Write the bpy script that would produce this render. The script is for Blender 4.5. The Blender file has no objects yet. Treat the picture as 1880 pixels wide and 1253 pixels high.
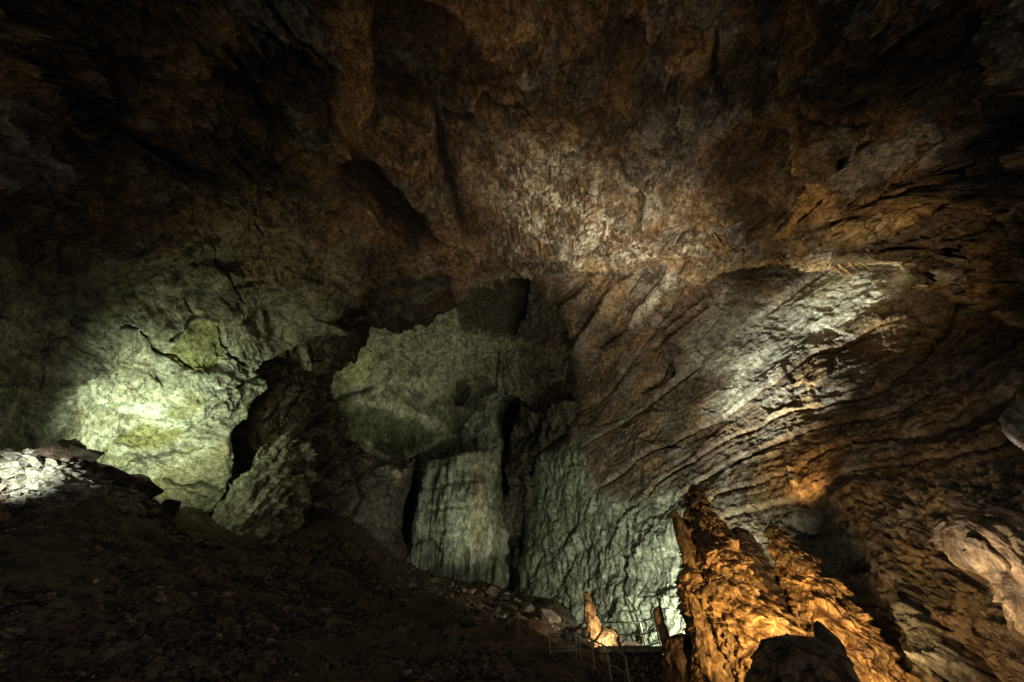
import bpy, bmesh, math, random
import numpy as np
from mathutils import Vector

random.seed(7)
RNG = np.random.default_rng(11)
f32 = np.float32
STEP = 1.9                     # sampling of the rock surfaces

# ------------------------------------------------------------------ scene, camera
sc = bpy.context.scene
col = sc.collection
sc.render.engine = 'CYCLES'
sc.view_settings.view_transform = 'Standard'
sc.view_settings.look = 'None'
sc.view_settings.exposure = 0
sc.cycles.max_bounces = 5
sc.cycles.diffuse_bounces = 4
sc.cycles.use_denoising = True
sc.cycles.denoising_prefilter = 'ACCURATE'
sc.cycles.sample_clamp_indirect = 4

LENS = 12.5
FPX = 1880 * LENS / 36.0
PITCH = math.radians(44)
CAM = np.array([0, 0, 1.7])
FWD = np.array([0, math.cos(PITCH), math.sin(PITCH)])
UPV = np.array([0, -math.sin(PITCH), math.cos(PITCH)])
RGT = np.array([1.0, 0, 0])

cd = bpy.data.cameras.new('camera')
cam = bpy.data.objects.new('camera', cd)
col.objects.link(cam)
cam.location = CAM
cam.rotation_euler = (math.radians(90) + PITCH, 0, 0)
cd.lens = LENS
cd.sensor_width = 36
cd.clip_start = 0.05
cd.clip_end = 2000
sc.camera = cam

def ray(px, py):
    return FWD + RGT * ((px - 940.0) / FPX) + UPV * ((626.5 - py) / FPX)

def at(px, py, r):
    d = ray(px, py)
    return CAM + d / np.linalg.norm(d) * r

# ------------------------------------------------------------------ noise
PERM = RNG.permutation(256).astype(np.int32)
PERM2 = np.concatenate([PERM] * 3)
G = RNG.normal(size=(256, 3)); G /= np.linalg.norm(G, axis=1)[:, None]
G = (G * 1.5).astype(f32)
RV = RNG.random((256, 3)).astype(f32)
RD = RNG.normal(size=(256, 3)); RD /= np.linalg.norm(RD, axis=1)[:, None]
RD = RD.astype(f32)

def _hash(a, b, c):
    return PERM2[PERM2[PERM2[a & 255] + (b & 255)] + (c & 255)]

def perlin(P, seed=0):
    P = P.astype(f32) + f32(seed * 17.31)
    i = np.floor(P).astype(np.int32)
    f = P - i
    u = f * f * f * (f * (f * 6 - 15) + 10)
    out = np.zeros(P.shape[:-1], f32)
    for dx in (0, 1):
        wx = u[..., 0] if dx else 1 - u[..., 0]
        for dy in (0, 1):
            wy = u[..., 1] if dy else 1 - u[..., 1]
            for dz in (0, 1):
                wz = u[..., 2] if dz else 1 - u[..., 2]
                g = G[_hash(i[..., 0] + dx, i[..., 1] + dy, i[..., 2] + dz)]
                out += wx * wy * wz * (g[..., 0] * (f[..., 0] - dx) + g[..., 1] * (f[..., 1] - dy) + g[..., 2] * (f[..., 2] - dz))
    return out

def fbm(P, o=4, seed=0, gain=0.5):
    s = 0; a = 1.0
    for k in range(o):
        s = s + a * perlin(P * (2.03 ** k), seed + k)
        a *= gain
    return s

def ridged(P, o=4, seed=0, gain=0.5):
    s = 0; a = 1.0
    for k in range(o):
        s = s + a * (1 - 2.2 * np.abs(perlin(P * (2.03 ** k), seed + k)))
        a *= gain
    return s

def worley(P, seed=0, vert=False):
    """F1, F2, facet (tilted plane of the nearest cell), cell random"""
    P = P.astype(f32) + f32(seed * 31.7)
    i = np.floor(P).astype(np.int32)
    f = P - i
    F1 = np.full(P.shape[:-1], 9, f32); F2 = F1.copy()
    fac = np.zeros_like(F1); rnd = np.zeros_like(F1); dzz = np.zeros_like(F1)
    for dx in (-1, 0, 1):
        for dy in (-1, 0, 1):
            for dz in (-1, 0, 1):
                h = _hash(i[..., 0] + dx, i[..., 1] + dy, i[..., 2] + dz)
                q = RV[h] + np.array([dx, dy, dz], f32) - f
                d = np.einsum('...i,...i->...', q, q)
                near = d < F1
                F2 = np.where(near, F1, np.minimum(F2, d))
                F1 = np.where(near, d, F1)
                fac = np.where(near, np.einsum('...i,...i->...', q, RD[h]), fac)
                rnd = np.where(near, h / f32(255), rnd)
                if vert: dzz = np.where(near, -q[..., 2], dzz)
    if vert: return np.sqrt(F1), np.sqrt(F2), dzz, rnd
    return np.sqrt(F1), np.sqrt(F2), fac, rnd

def sstep(a, b, x):
    t = np.clip((x - a) / (b - a), 0, 1)
    return t * t * (3 - 2 * t)

def mix(a, b, t):
    return a + (np.asarray(b, f32) - a) * t[..., None]

# ------------------------------------------------------------------ thin-plate interpolation
def tps(pts, vals, X, Y, lam=1e-6):
    p = np.array(pts, float) / 1000.0
    n = len(p)
    def k(r2): return 0.5 * r2 * np.log(r2 + 1e-12)
    d2 = ((p[:, None] - p[None]) ** 2).sum(-1)
    A = np.zeros((n + 3, n + 3))
    A[:n, :n] = k(d2) + lam * np.eye(n)
    A[:n, n] = 1; A[:n, n + 1:] = p
    A[n, :n] = 1; A[n + 1:, :n] = p.T
    c = np.linalg.solve(A, np.concatenate([np.array(vals, float), np.zeros(3)]))
    x = X / 1000.0; y = Y / 1000.0
    out = c[n] + c[n + 1] * x + c[n + 2] * y
    for j in range(n):
        out = out + c[j] * k((x - p[j, 0]) ** 2 + (y - p[j, 1]) ** 2)
    return out

def inside(poly, X, Y):
    r = np.zeros(X.shape, bool)
    n = len(poly)
    for j in range(n):
        x1, y1 = poly[j]; x2, y2 = poly[(j + 1) % n]
        if y1 == y2: continue
        c = ((y1 > Y) != (y2 > Y)) & (X < (x2 - x1) * (Y - y1) / (y2 - y1) + x1)
        r ^= c
    return r

def segdist(pts, X, Y, closed=False):
    """distance and signed side to a polyline"""
    best = np.full(X.shape, 1e9); side = np.zeros(X.shape); par = np.zeros(X.shape)
    n = len(pts)
    for j in range(n if closed else n - 1):
        ax, ay = pts[j]; bx, by = pts[(j + 1) % n]
        ux, uy = bx - ax, by - ay
        L2 = ux * ux + uy * uy + 1e-9
        t = np.clip(((X - ax) * ux + (Y - ay) * uy) / L2, 0, 1)
        d = np.hypot(X - ax - t * ux, Y - ay - t * uy)
        m = d < best
        best = np.where(m, d, best)
        side = np.where(m, ux * (Y - ay) - uy * (X - ax), side)
        par = np.where(m, (j + t) / max(1, n - 1), par)
    return best, np.sign(side), par

# ------------------------------------------------------------------ a rock surface
class Sheet:
    def __init__(s, box, ctrl, base, step=None, warp=6.0, seed=0):
        x0, x1, y0, y1 = box
        st = step or STEP
        s.X, s.Y = np.meshgrid(np.arange(x0, x1 + st, st), np.arange(y0, y1 + st, st))
        w = tps([(c[0], c[1]) for c in ctrl],
                [np.linalg.norm(ray(c[0], c[1])) / c[2] for c in ctrl], s.X, s.Y)
        w = np.clip(w, 1 / 120.0, 1.0)
        s.D = FWD + RGT * ((s.X - 940) / FPX)[..., None] + UPV * ((626.5 - s.Y) / FPX)[..., None]
        s.P = CAM + s.D / w[..., None]
        s.base_normals()
        s.h = np.zeros(s.X.shape, f32)
        s.col = np.zeros(s.X.shape + (3,), f32) + np.array(base, f32)
        q = np.stack([s.X / 70, s.Y / 70, np.zeros_like(s.X) + seed], -1)
        s.Xw = s.X + warp * (fbm(q, 4, seed + 1, 0.6))
        s.Yw = s.Y + warp * (fbm(q, 4, seed + 9, 0.6))
        s.p = s.P.astype(f32)

    def base_normals(s):
        gx = np.gradient(s.P, axis=1); gy = np.gradient(s.P, axis=0)
        n = np.cross(gx, gy)
        n /= np.linalg.norm(n, axis=-1)[..., None] + 1e-12
        flip = np.einsum('...i,...i->...', n, s.D) > 0
        n[flip] *= -1
        s.N = n

    def window(s, pts, m):
        xs = [p[0] for p in pts]; ys = [p[1] for p in pts]
        c = np.where((s.X[0] > min(xs) - m) & (s.X[0] < max(xs) + m))[0]
        r = np.where((s.Y[:, 0] > min(ys) - m) & (s.Y[:, 0] < max(ys) + m))[0]
        if len(c) == 0 or len(r) == 0: return None
        return (slice(r[0], r[-1] + 1), slice(c[0], c[-1] + 1))

    def crack(s, pts, w, depth, taper=True, tint=None):
        v = s.window(pts, 4 * w + 12)
        if v is None: return
        d, sd, t = segdist(pts, s.Xw[v], s.Yw[v])
        k = np.exp(-(d / w) ** 2)
        if taper: k = k * np.clip(np.sin(np.pi * np.clip(t, 0.02, 0.98)) * 1.6, 0, 1)
        s.h[v] -= (k * depth).astype(f32)
        if tint is not None: s.col[v] = mix(s.col[v], tint, k * 0.8)

    def ledge(s, pts, w, amp, fall):
        """rock on the right-hand side of the line stands proud by amp, easing back over fall"""
        v = s.window(pts, fall * 1.2 + 20)
        if v is None: return
        d, sd, t = segdist(pts, s.Xw[v], s.Yw[v])
        e = d * sd
        k = sstep(-w, w, e) * np.exp(-np.clip(e, 0, None) / fall)
        k = k * np.clip(np.sin(np.pi * np.clip(t, 0.0, 1)) * 2.0, 0, 1)
        s.h[v] += (k * amp).astype(f32)

    def patch(s, poly, soft, color=None, amt=1.0, disp=0.0):
        v = s.window(poly, soft + 14)
        if v is None: return
        X, Y = s.Xw[v], s.Yw[v]
        d, _, _ = segdist(poly, X, Y, True)
        e = np.where(inside(poly, X, Y), d, -d)
        k = sstep(-soft, soft, e)
        if color is not None: s.col[v] = mix(s.col[v], color, k * amt)
        if disp: s.h[v] += (k * disp).astype(f32)

    def blob(s, px, py, rx, ry, color=None, amt=1.0, disp=0.0, rot=0):
        v = s.window([(px, py)], max(rx, ry) * 2.5)
        if v is None: return
        c, sn = math.cos(math.radians(rot)), math.sin(math.radians(rot))
        dx, dy = s.Xw[v] - px, s.Yw[v] - py
        a = (dx * c + dy * sn) / rx; b = (-dx * sn + dy * c) / ry
        k = np.exp(-(a * a + b * b) ** 1.5)
        if color is not None: s.col[v] = mix(s.col[v], color, k * amt)
        if disp: s.h[v] += (k * disp).astype(f32)

    def finish(s, name, poly, mat, skirt=6.0, lip=None, lipd=2.5, rag=0.55, **tags):
        P = s.P + s.N * s.h[..., None]
        R, C = s.X.shape
        Xm = s.X + rag * (s.Xw - s.X); Ym = s.Y + rag * (s.Yw - s.Y)
        if lip is not None:
            v = s.window(lip, 60)
            d, _, _ = segdist(lip, Xm[v], Ym[v])
            Dn = s.D[v] / np.linalg.norm(s.D[v], axis=-1)[..., None]
            P[v] += Dn * (lipd * np.exp(-d / 7.0))[..., None]
        cx = (Xm[:-1, :-1] + Xm[1:, 1:]) / 2; cy = (Ym[:-1, :-1] + Ym[1:, 1:]) / 2
        m = inside(poly, cx, cy)
        idx = np.arange(R * C).reshape(R, C)
        q = np.stack([idx[:-1, :-1], idx[1:, :-1], idx[1:, 1:], idx[:-1, 1:]], -1)[m]
        # boundary edges -> a return face running back into the rock
        e = np.concatenate([q[:, [0, 1]], q[:, [1, 2]], q[:, [2, 3]], q[:, [3, 0]]])
        key = np.sort(e, 1); key = key[:, 0].astype(np.int64) * (R * C) + key[:, 1]
        uq, inv, cnt = np.unique(key, return_inverse=True, return_counts=True)
        be = e[cnt[inv] == 1]
        used = np.unique(q)
        remap = np.full(R * C, -1, np.int64); remap[used] = np.arange(len(used))
        V = P.reshape(-1, 3)[used]
        K = s.col.reshape(-1, 3)[used]
        Q = remap[q]
        if skirt > 0:
            bv = np.unique(be)
            bm_ = np.full(R * C, -1, np.int64); bm_[bv] = len(used) + np.arange(len(bv))
            D = s.D.reshape(-1, 3)[bv]; D = D / np.linalg.norm(D, axis=1)[:, None]
            Nn = s.N.reshape(-1, 3)[bv]
            V = np.concatenate([V, P.reshape(-1, 3)[bv] + (D * 0.75 - Nn * 0.45) * skirt])
            K = np.concatenate([K, s.col.reshape(-1, 3)[bv] * 0.8])
            Q = np.concatenate([Q, np.stack([remap[be[:, 1]], remap[be[:, 0]], bm_[be[:, 0]], bm_[be[:, 1]]], -1)])
        ob = mesh_np(name, V, Q, K, mat)
        for k_, v_ in tags.items(): ob[k_] = v_
        return ob

def mesh_np(name, V, Q, K, mat, parent=None, smooth=True):
    me = bpy.data.meshes.new(name)
    n = Q.shape[1]
    me.vertices.add(len(V)); me.vertices.foreach_set('co', np.ascontiguousarray(V, f32).ravel())
    me.loops.add(Q.size); me.loops.foreach_set('vertex_index', np.ascontiguousarray(Q, np.int32).ravel())
    me.polygons.add(len(Q))
    me.polygons.foreach_set('loop_start', np.arange(0, Q.size, n, dtype=np.int32))
    me.polygons.foreach_set('loop_total', np.full(len(Q), n, np.int32))
    me.polygons.foreach_set('use_smooth', np.full(len(Q), smooth))
    if K is not None:
        a = me.attributes.new('Col', 'FLOAT_COLOR', 'POINT')
        c4 = np.ones((len(V), 4), f32); c4[:, :3] = np.clip(K, 0.004, 1)
        a.data.foreach_set('color', c4.ravel())
    me.update(calc_edges=True); me.validate()
    me.materials.append(mat)
    ob = bpy.data.objects.new(name, me)
    col.objects.link(ob)
    if parent: ob.parent = parent
    return ob

# ------------------------------------------------------------------ materials
def rock_mat(name, scale=2.0, bump=0.6, dist=0.12, rough=0.85, spec=0.25, stretch=(1, 1, 1), attr=True, base=(0.2, 0.15, 0.1), var=0.55, cracks=0.0):
    m = bpy.data.materials.new(name); m.use_nodes = True
    nt = m.node_tree; N = nt.nodes; L = nt.links
    b = N['Principled BSDF']
    b.inputs['Roughness'].default_value = rough
    b.inputs['Specular IOR Level'].default_value = spec
    tc = N.new('ShaderNodeTexCoord')
    mp = N.new('ShaderNodeMapping'); mp.inputs['Scale'].default_value = stretch
    L.new(tc.outputs['Object'], mp.inputs['Vector'])
    n1 = N.new('ShaderNodeTexNoise'); n1.inputs['Scale'].default_value = scale; n1.inputs['Detail'].default_value = 8; n1.inputs['Roughness'].default_value = 0.68
    n2 = N.new('ShaderNodeTexNoise'); n2.inputs['Scale'].default_value = scale * 0.22; n2.inputs['Detail'].default_value = 6; n2.inputs['Roughness'].default_value = 0.7
    n2.inputs['Distortion'].default_value = 0.6
    for n in (n1, n2): L.new(mp.outputs['Vector'], n.inputs['Vector'])
    if attr:
        a = N.new('ShaderNodeAttribute'); a.attribute_name = 'Col'; src = a.outputs['Color']
    else:
        a = N.new('ShaderNodeRGB'); a.outputs[0].default_value = (*base, 1); src = a.outputs[0]
    def ramp(fac, lo, hi, a_, b_):
        r = N.new('ShaderNodeMapRange'); r.inputs['From Min'].default_value = lo; r.inputs['From Max'].default_value = hi
        r.inputs['To Min'].default_value = a_; r.inputs['To Max'].default_value = b_
        L.new(fac, r.inputs['Value']); return r.outputs['Result']
    def mul(c, f):
        x = N.new('ShaderNodeVectorMath'); x.operation = 'SCALE'
        L.new(c, x.inputs[0]); L.new(f, x.inputs['Scale']); return x.outputs['Vector']
    c = mul(src, ramp(n1.outputs['Fac'], 0.36, 0.64, 1 - var, 1 + var))
    c = mul(c, ramp(n2.outputs['Fac'], 0.3, 0.7, 1 - var * 0.8, 1 + var * 0.8))
    n3 = N.new('ShaderNodeTexNoise'); n3.inputs['Scale'].default_value = scale * 3.3; n3.inputs['Detail'].default_value = 4; n3.inputs['Roughness'].default_value = 0.75
    L.new(mp.outputs['Vector'], n3.inputs['Vector'])
    c = mul(c, ramp(n3.outputs['Fac'], 0.35, 0.65, 0.55, 1.45))
    if cracks > 0:
        ad = N.new('ShaderNodeVectorMath'); ad.operation = 'MULTIPLY_ADD'
        L.new(n2.outputs['Color'], ad.inputs[0]); ad.inputs[1].default_value = (2.2, 2.2, 2.2); L.new(mp.outputs['Vector'], ad.inputs[2])
        vo = N.new('ShaderNodeTexVoronoi'); vo.feature = 'DISTANCE_TO_EDGE'; vo.inputs['Scale'].default_value = cracks
        L.new(ad.outputs['Vector'], vo.inputs['Vector'])
        n5 = N.new('ShaderNodeTexNoise'); n5.inputs['Scale'].default_value = 0.16; n5.inputs['Detail'].default_value = 3
        L.new(tc.outputs['Object'], n5.inputs['Vector'])
        mx = N.new('ShaderNodeMath'); mx.operation = 'ADD'
        L.new(ramp(vo.outputs['Distance'], 0.0, 0.035, 0.22, 1.0), mx.inputs[0]); L.new(ramp(n5.outputs['Fac'], 0.48, 0.6, 0.0, 1.0), mx.inputs[1])
        mn = N.new('ShaderNodeMath'); mn.operation = 'MINIMUM'; mn.inputs[1].default_value = 1.0
        L.new(mx.outputs[0], mn.inputs[0])
        c = mul(c, mn.outputs[0])
    L.new(c, b.inputs['Base Color'])
    bp = N.new('ShaderNodeBump'); bp.inputs['Strength'].default_value = bump; bp.inputs['Distance'].default_value = dist
    L.new(n1.outputs['Fac'], bp.inputs['Height'])
    L.new(bp.outputs['Normal'], b.inputs['Normal'])
    return m

M_CEIL = rock_mat('ceiling_rock', 1.6, 1.0, 0.5, cracks=0.33)
M_LEFT = rock_mat('left_wall_rock', 2.2, 0.5, 0.22, stretch=(1, 1, 1.6), cracks=0.3)
M_RIB = rock_mat('rib_rock', 1.6, 0.9, 0.4, cracks=0.4)
M_BACK = rock_mat('chamber_rock', 1.3, 0.9, 0.35, stretch=(1, 1, 0.7))
M_RIGHT = rock_mat('strata_rock', 2.0, 0.9, 0.35, cracks=0.3)
M_FLOW = rock_mat('flowstone', 5.0, 0.7, 0.1, rough=0.5, spec=0.5, stretch=(1, 1, 0.5), var=0.4)
M_RUB = rock_mat('rubble_rock', 3.0, 0.8, 0.15, attr=False, base=(0.27, 0.25, 0.2), var=0.5)
M_SCREE = rock_mat('scree_rock', 3.0, 0.8, 0.15, attr=False, base=(0.11, 0.075, 0.05), var=0.6)
M_BROWNB = rock_mat('brown_boulder_rock', 3.0, 0.8, 0.15, attr=False, base=(0.13, 0.092, 0.066), var=0.6)
M_SCREEV = rock_mat('scree_stones', 3.0, 0.6, 0.1, var=0.4)
M_FLOOR = rock_mat('floor_rubble', 2.5, 1.0, 0.3)
M_MASON = rock_mat('masonry', 6.0, 0.7, 0.05, var=0.4)
M_STRAW = rock_mat('stalactite_rock', 6.0, 0.5, 0.05, attr=False, base=(0.24, 0.14, 0.06), rough=0.6)

def metal(name, c, rough):
    m = bpy.data.materials.new(name); m.use_nodes = True
    nt = m.node_tree; b = nt.nodes['Principled BSDF']
    n = nt.nodes.new('ShaderNodeTexNoise'); n.inputs['Scale'].default_value = 9
    r = nt.nodes.new('ShaderNodeValToRGB')
    r.color_ramp.elements[0].color = (c[0] * .5, c[1] * .45, c[2] * .4, 1); r.color_ramp.elements[1].color = (*c, 1)
    nt.links.new(n.outputs['Fac'], r.inputs['Fac']); nt.links.new(r.outputs['Color'], b.inputs['Base Color'])
    b.inputs['Metallic'].default_value = 0.6; b.inputs['Roughness'].default_value = rough
    return m
M_STEEL = metal('railing_steel', (0.42, 0.4, 0.35), 0.45)

GREY = (0.25, 0.235, 0.20); PALE = (0.46, 0.43, 0.35); BROWN = (0.20, 0.125, 0.062); DARK = (0.06, 0.042, 0.03); OCHRE = (0.30, 0.18, 0.07)

# ================================================================== the ceiling
ARCH = [(590, 600), (614, 581), (659, 564), (680, 523), (734, 511), (813, 505), (824, 520), (836, 551), (855, 541), (889, 524), (923, 516), (944, 505), (966, 497),
        (1000, 496), (1060, 495), (1112, 495), (1163, 496), (1190, 489), (1218, 482), (1240, 492), (1258, 502), (1285, 514), (1308, 516), (1315, 498), (1353, 490), (1410, 481),
        (1470, 489), (1525, 496), (1576, 482), (1620, 489), (1652, 498), (1690, 513), (1768, 547), (1880, 588), (2080, 670)]
LWALL_TOP = [(-200, 470), (0, 490), (120, 505), (230, 530), (330, 545), (420, 570), (500, 585), (560, 590)]
SHELL = [(940, -200, 36), (940, 0, 38), (940, 250, 43), (940, 420, 50), (966, 497, 57), (836, 550, 57), (0, 0, 33), (-200, -200, 30), (0, 400, 30), (-200, 400, 26),
         (300, 400, 38), (600, 400, 45), (590, 600, 52), (1880, 0, 34), (2080, -200, 30), (1880, 380, 34), (1500, 400, 42), (1200, 440, 50), (1500, 490, 44), (1880, 588, 30), (2080, 670, 26),
         (290, 760, 45), (100, 700, 37), (450, 690, 48.5), (430, 800, 48), (400, 900, 49), (0, 800, 36), (150, 840, 42), (260, 900, 47), (560, 620, 53), (-200, 900, 29), (400, 1000, 53), (600, 150, 40), (1250, 150, 40)]

def rock_relief(s, sc1=1.0, amp=1.0, seed=0, facets=True, aniso=(1, 1, 1)):
    q = s.p * np.array(aniso, f32)
    qd = q + np.stack([fbm(q / 7, 2, seed + 40), fbm(q / 7, 2, seed + 50), fbm(q / 7, 2, seed + 60)], -1) * f32(2.5)
    h = 1.5 * fbm(qd / (9 * sc1), 3, seed)
    if facets:
        f1, f2, fac, rn = worley(qd / f32(4.2 * sc1), seed + 3)
        h = h + 1.9 * fac + 0.8 * (rn - 0.5)
        f1, f2, fac, rn = worley(qd / f32(1.5 * sc1), seed + 4)
        h = h + 0.6 * fac + 0.25 * (rn - .5)
    h = h + 0.45 * ridged(qd / (2.6 * sc1), 4, seed + 7, 0.55)
    s.h += (amp * h).astype(f32)
    return qd

def speckle(s, amount, scale, color, thr, seed):
    """clusters of dark pits / crusts"""
    f1, f2, fac, rn = worley(s.p / f32(scale), seed)
    n = fbm(s.p / f32(scale * 5), 3, seed + 2)
    k = sstep(thr, thr - 0.18, f1 + 0.35 * (rn - 0.5) - 0.45 * n) * amount
    s.col = mix(s.col, color, np.clip(k, 0, 1))
    s.h -= (0.12 * k).astype(f32)

def gauss(s, px, py, rx, ry, rot=0):
    c, sn = math.cos(math.radians(rot)), math.sin(math.radians(rot))
    dx, dy = s.Xw - px, s.Yw - py
    a = (dx * c + dy * sn) / rx; b = (-dx * sn + dy * c) / ry
    return np.exp(-(a * a + b * b))

s = Sheet((-200, 2080, -200, 690), SHELL, BROWN, seed=1, warp=9)
qd = rock_relief(s, 1.0, 1.0, 1)
n4 = ridged(qd / 3.0, 4, 90, 0.6)
s.h += (0.35 * ridged(s.p / 1.1, 4, 92, 0.6)).astype(f32)
n1 = fbm(qd / 6, 4, 70, 0.6); n2 = fbm(qd / 2.0, 4, 75, 0.65); n3 = fbm(s.p / 0.7, 3, 77, 0.6)
s.col = mix(s.col, DARK, sstep(-0.15, 0.3, n1 + 0.5 * n2) * 0.9)
s.col = mix(s.col, GREY, sstep(0.1, 0.5, fbm(qd / 5, 4, 81, 0.6) + 0.3 * n3) * 0.8)
s.col = mix(s.col, OCHRE, sstep(0.15, 0.5, fbm(qd / 3.5, 4, 85, 0.6)) * 0.7)
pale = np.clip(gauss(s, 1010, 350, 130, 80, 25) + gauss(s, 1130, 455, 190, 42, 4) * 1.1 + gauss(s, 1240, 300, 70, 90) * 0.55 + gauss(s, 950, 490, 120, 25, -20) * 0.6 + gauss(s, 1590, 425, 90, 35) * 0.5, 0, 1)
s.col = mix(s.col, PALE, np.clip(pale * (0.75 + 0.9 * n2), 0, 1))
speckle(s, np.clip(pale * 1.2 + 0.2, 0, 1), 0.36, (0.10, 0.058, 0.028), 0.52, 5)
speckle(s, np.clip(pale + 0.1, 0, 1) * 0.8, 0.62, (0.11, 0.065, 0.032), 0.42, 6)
# smooth brown vault over the left wall
smooth = np.clip(gauss(s, 430, 440, 330, 130, 10), 0, 1)
s.h *= (1 - 0.72 * smooth).astype(f32)
s.col = mix(s.col, (0.21, 0.145, 0.09), smooth * 0.75)
for a in [(690, 478, 62, 34, 0), (573, 503, 22, 20, 0), (640, 575, 34, 26, 0), (440, 540, 100, 22, 18), (330, 490, 120, 18, -6)]:
    s.blob(*a[:4], color=(0.05, 0.033, 0.022), amt=0.85, disp=-0.5, rot=a[4])
def seam(s, cc):
    d, _, _ = segdist([(-260, 470)] + LWALL_TOP + [(590, 600)], s.X, s.Y)
    k = sstep(5, 110, d)
    h0 = 1.4 * fbm(s.p / 8, 4, 500) + 0.2 * ridged(s.p / 2, 4, 505)
    n = fbm(s.p / 3, 4, 510, 0.6)
    c0 = mix(np.zeros_like(s.col) + np.array((0.20, 0.17, 0.12), f32), (0.09, 0.075, 0.055), sstep(0.0, 0.4, n) * 0.8)
    s.h = (h0 + (s.h - h0) * k).astype(f32)
    s.col = c0 + (s.col - c0) * k[..., None]
seam(s, 0)
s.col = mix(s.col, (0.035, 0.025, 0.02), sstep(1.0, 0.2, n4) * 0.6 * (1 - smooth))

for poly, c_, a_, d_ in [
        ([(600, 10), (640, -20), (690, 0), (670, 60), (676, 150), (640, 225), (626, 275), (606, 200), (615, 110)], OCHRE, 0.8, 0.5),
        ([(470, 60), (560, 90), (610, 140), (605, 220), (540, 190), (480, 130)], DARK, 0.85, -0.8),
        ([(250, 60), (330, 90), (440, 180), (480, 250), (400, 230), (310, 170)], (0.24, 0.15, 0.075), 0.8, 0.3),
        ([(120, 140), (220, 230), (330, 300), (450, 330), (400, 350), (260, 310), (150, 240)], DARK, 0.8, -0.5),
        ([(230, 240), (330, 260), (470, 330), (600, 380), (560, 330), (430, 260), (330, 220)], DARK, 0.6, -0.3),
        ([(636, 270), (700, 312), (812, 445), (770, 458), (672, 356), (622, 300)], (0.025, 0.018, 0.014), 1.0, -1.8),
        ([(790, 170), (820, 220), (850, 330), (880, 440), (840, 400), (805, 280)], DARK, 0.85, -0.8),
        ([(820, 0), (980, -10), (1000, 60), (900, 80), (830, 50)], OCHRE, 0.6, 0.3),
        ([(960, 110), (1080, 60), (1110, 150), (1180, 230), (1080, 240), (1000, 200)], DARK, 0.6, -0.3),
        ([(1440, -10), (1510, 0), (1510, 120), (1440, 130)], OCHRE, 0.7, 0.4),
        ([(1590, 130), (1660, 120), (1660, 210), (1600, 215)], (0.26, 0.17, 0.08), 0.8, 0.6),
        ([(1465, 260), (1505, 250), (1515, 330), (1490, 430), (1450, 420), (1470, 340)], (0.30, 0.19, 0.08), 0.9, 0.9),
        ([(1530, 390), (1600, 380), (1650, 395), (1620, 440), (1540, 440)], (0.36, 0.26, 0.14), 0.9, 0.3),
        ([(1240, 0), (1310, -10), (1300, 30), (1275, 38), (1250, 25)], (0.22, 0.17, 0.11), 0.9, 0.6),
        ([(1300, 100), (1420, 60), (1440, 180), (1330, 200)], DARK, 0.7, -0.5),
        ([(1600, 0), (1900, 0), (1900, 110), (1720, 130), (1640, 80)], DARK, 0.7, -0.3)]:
    s.patch(poly, 14, c_, a_, d_)  # dark stains here also stand in for shade in the hollows
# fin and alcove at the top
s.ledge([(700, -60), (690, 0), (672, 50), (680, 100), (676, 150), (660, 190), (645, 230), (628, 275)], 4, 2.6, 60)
s.patch([(684, -20), (760, -10), (830, 40), (880, 110), (960, 175), (860, 180), (780, 190), (700, 160), (680, 120), (676, 60)], 18, (0.035, 0.026, 0.02), 0.72, -3.0)  # alcove: dark rock with its shade added to the colour
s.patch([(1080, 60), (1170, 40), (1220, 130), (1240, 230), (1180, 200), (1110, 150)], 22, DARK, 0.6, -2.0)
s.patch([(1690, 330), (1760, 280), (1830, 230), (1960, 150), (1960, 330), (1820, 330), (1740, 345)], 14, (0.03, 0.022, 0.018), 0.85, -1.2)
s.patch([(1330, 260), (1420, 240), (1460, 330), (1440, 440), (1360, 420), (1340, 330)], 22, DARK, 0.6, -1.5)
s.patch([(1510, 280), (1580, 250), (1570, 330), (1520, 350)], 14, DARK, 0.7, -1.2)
for pts, w, d in [
        ([(640, 280), (690, 310), (730, 350), (775, 410), (800, 440)], 9, 2.2),
        ([(795, 180), (808, 230), (815, 280), (830, 330), (850, 400)], 8, 1.8),
        ([(680, 165), (760, 175), (830, 215), (900, 190), (960, 200), (990, 235)], 9, 1.6),
        ([(980, 240), (1030, 290), (1090, 280), (1140, 310), (1175, 335)], 9, 1.8),
        ([(1170, 330), (1185, 380), (1180, 420)], 8, 1.2),
        ([(1470, 180), (1480, 260), (1470, 330), (1450, 400)], 10, 2.0),
        ([(470, -30), (520, 40), (590, 80), (610, 120)], 9, 1.6),
        ([(430, 30), (500, 60), (560, 110), (620, 130)], 6, 1.2),
        ([(1320, 40), (1310, 130), (1330, 230)], 9, 1.4),
        ([(1450, 165), (1530, 178), (1620, 185)], 6, 1.3), ([(1440, 200), (1540, 215), (1630, 215)], 6, 1.0),
        ([(1480, 420), (1600, 390), (1640, 400)], 7, 1.2), ([(1560, 455), (1680, 455), (1800, 475), (1880, 500)], 6, 1.0),
        ([(150, 160), (220, 230), (300, 290), (420, 320)], 12, 1.2), ([(380, 60), (450, 150), (520, 220)], 12, 1.0),
        ([(470, 380), (480, 440)], 3, .5), ([(360, 420), (420, 520), (450, 560)], 3, .5),
        ([(1000, 440), (1070, 395), (1150, 398)], 3, .5), ([(1180, 420), (1300, 430), (1420, 470), (1540, 480)], 6, 1.0)]:
    s.crack(pts, w * 0.6, d * 1.3, tint=(0.03, 0.022, 0.016))
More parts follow.
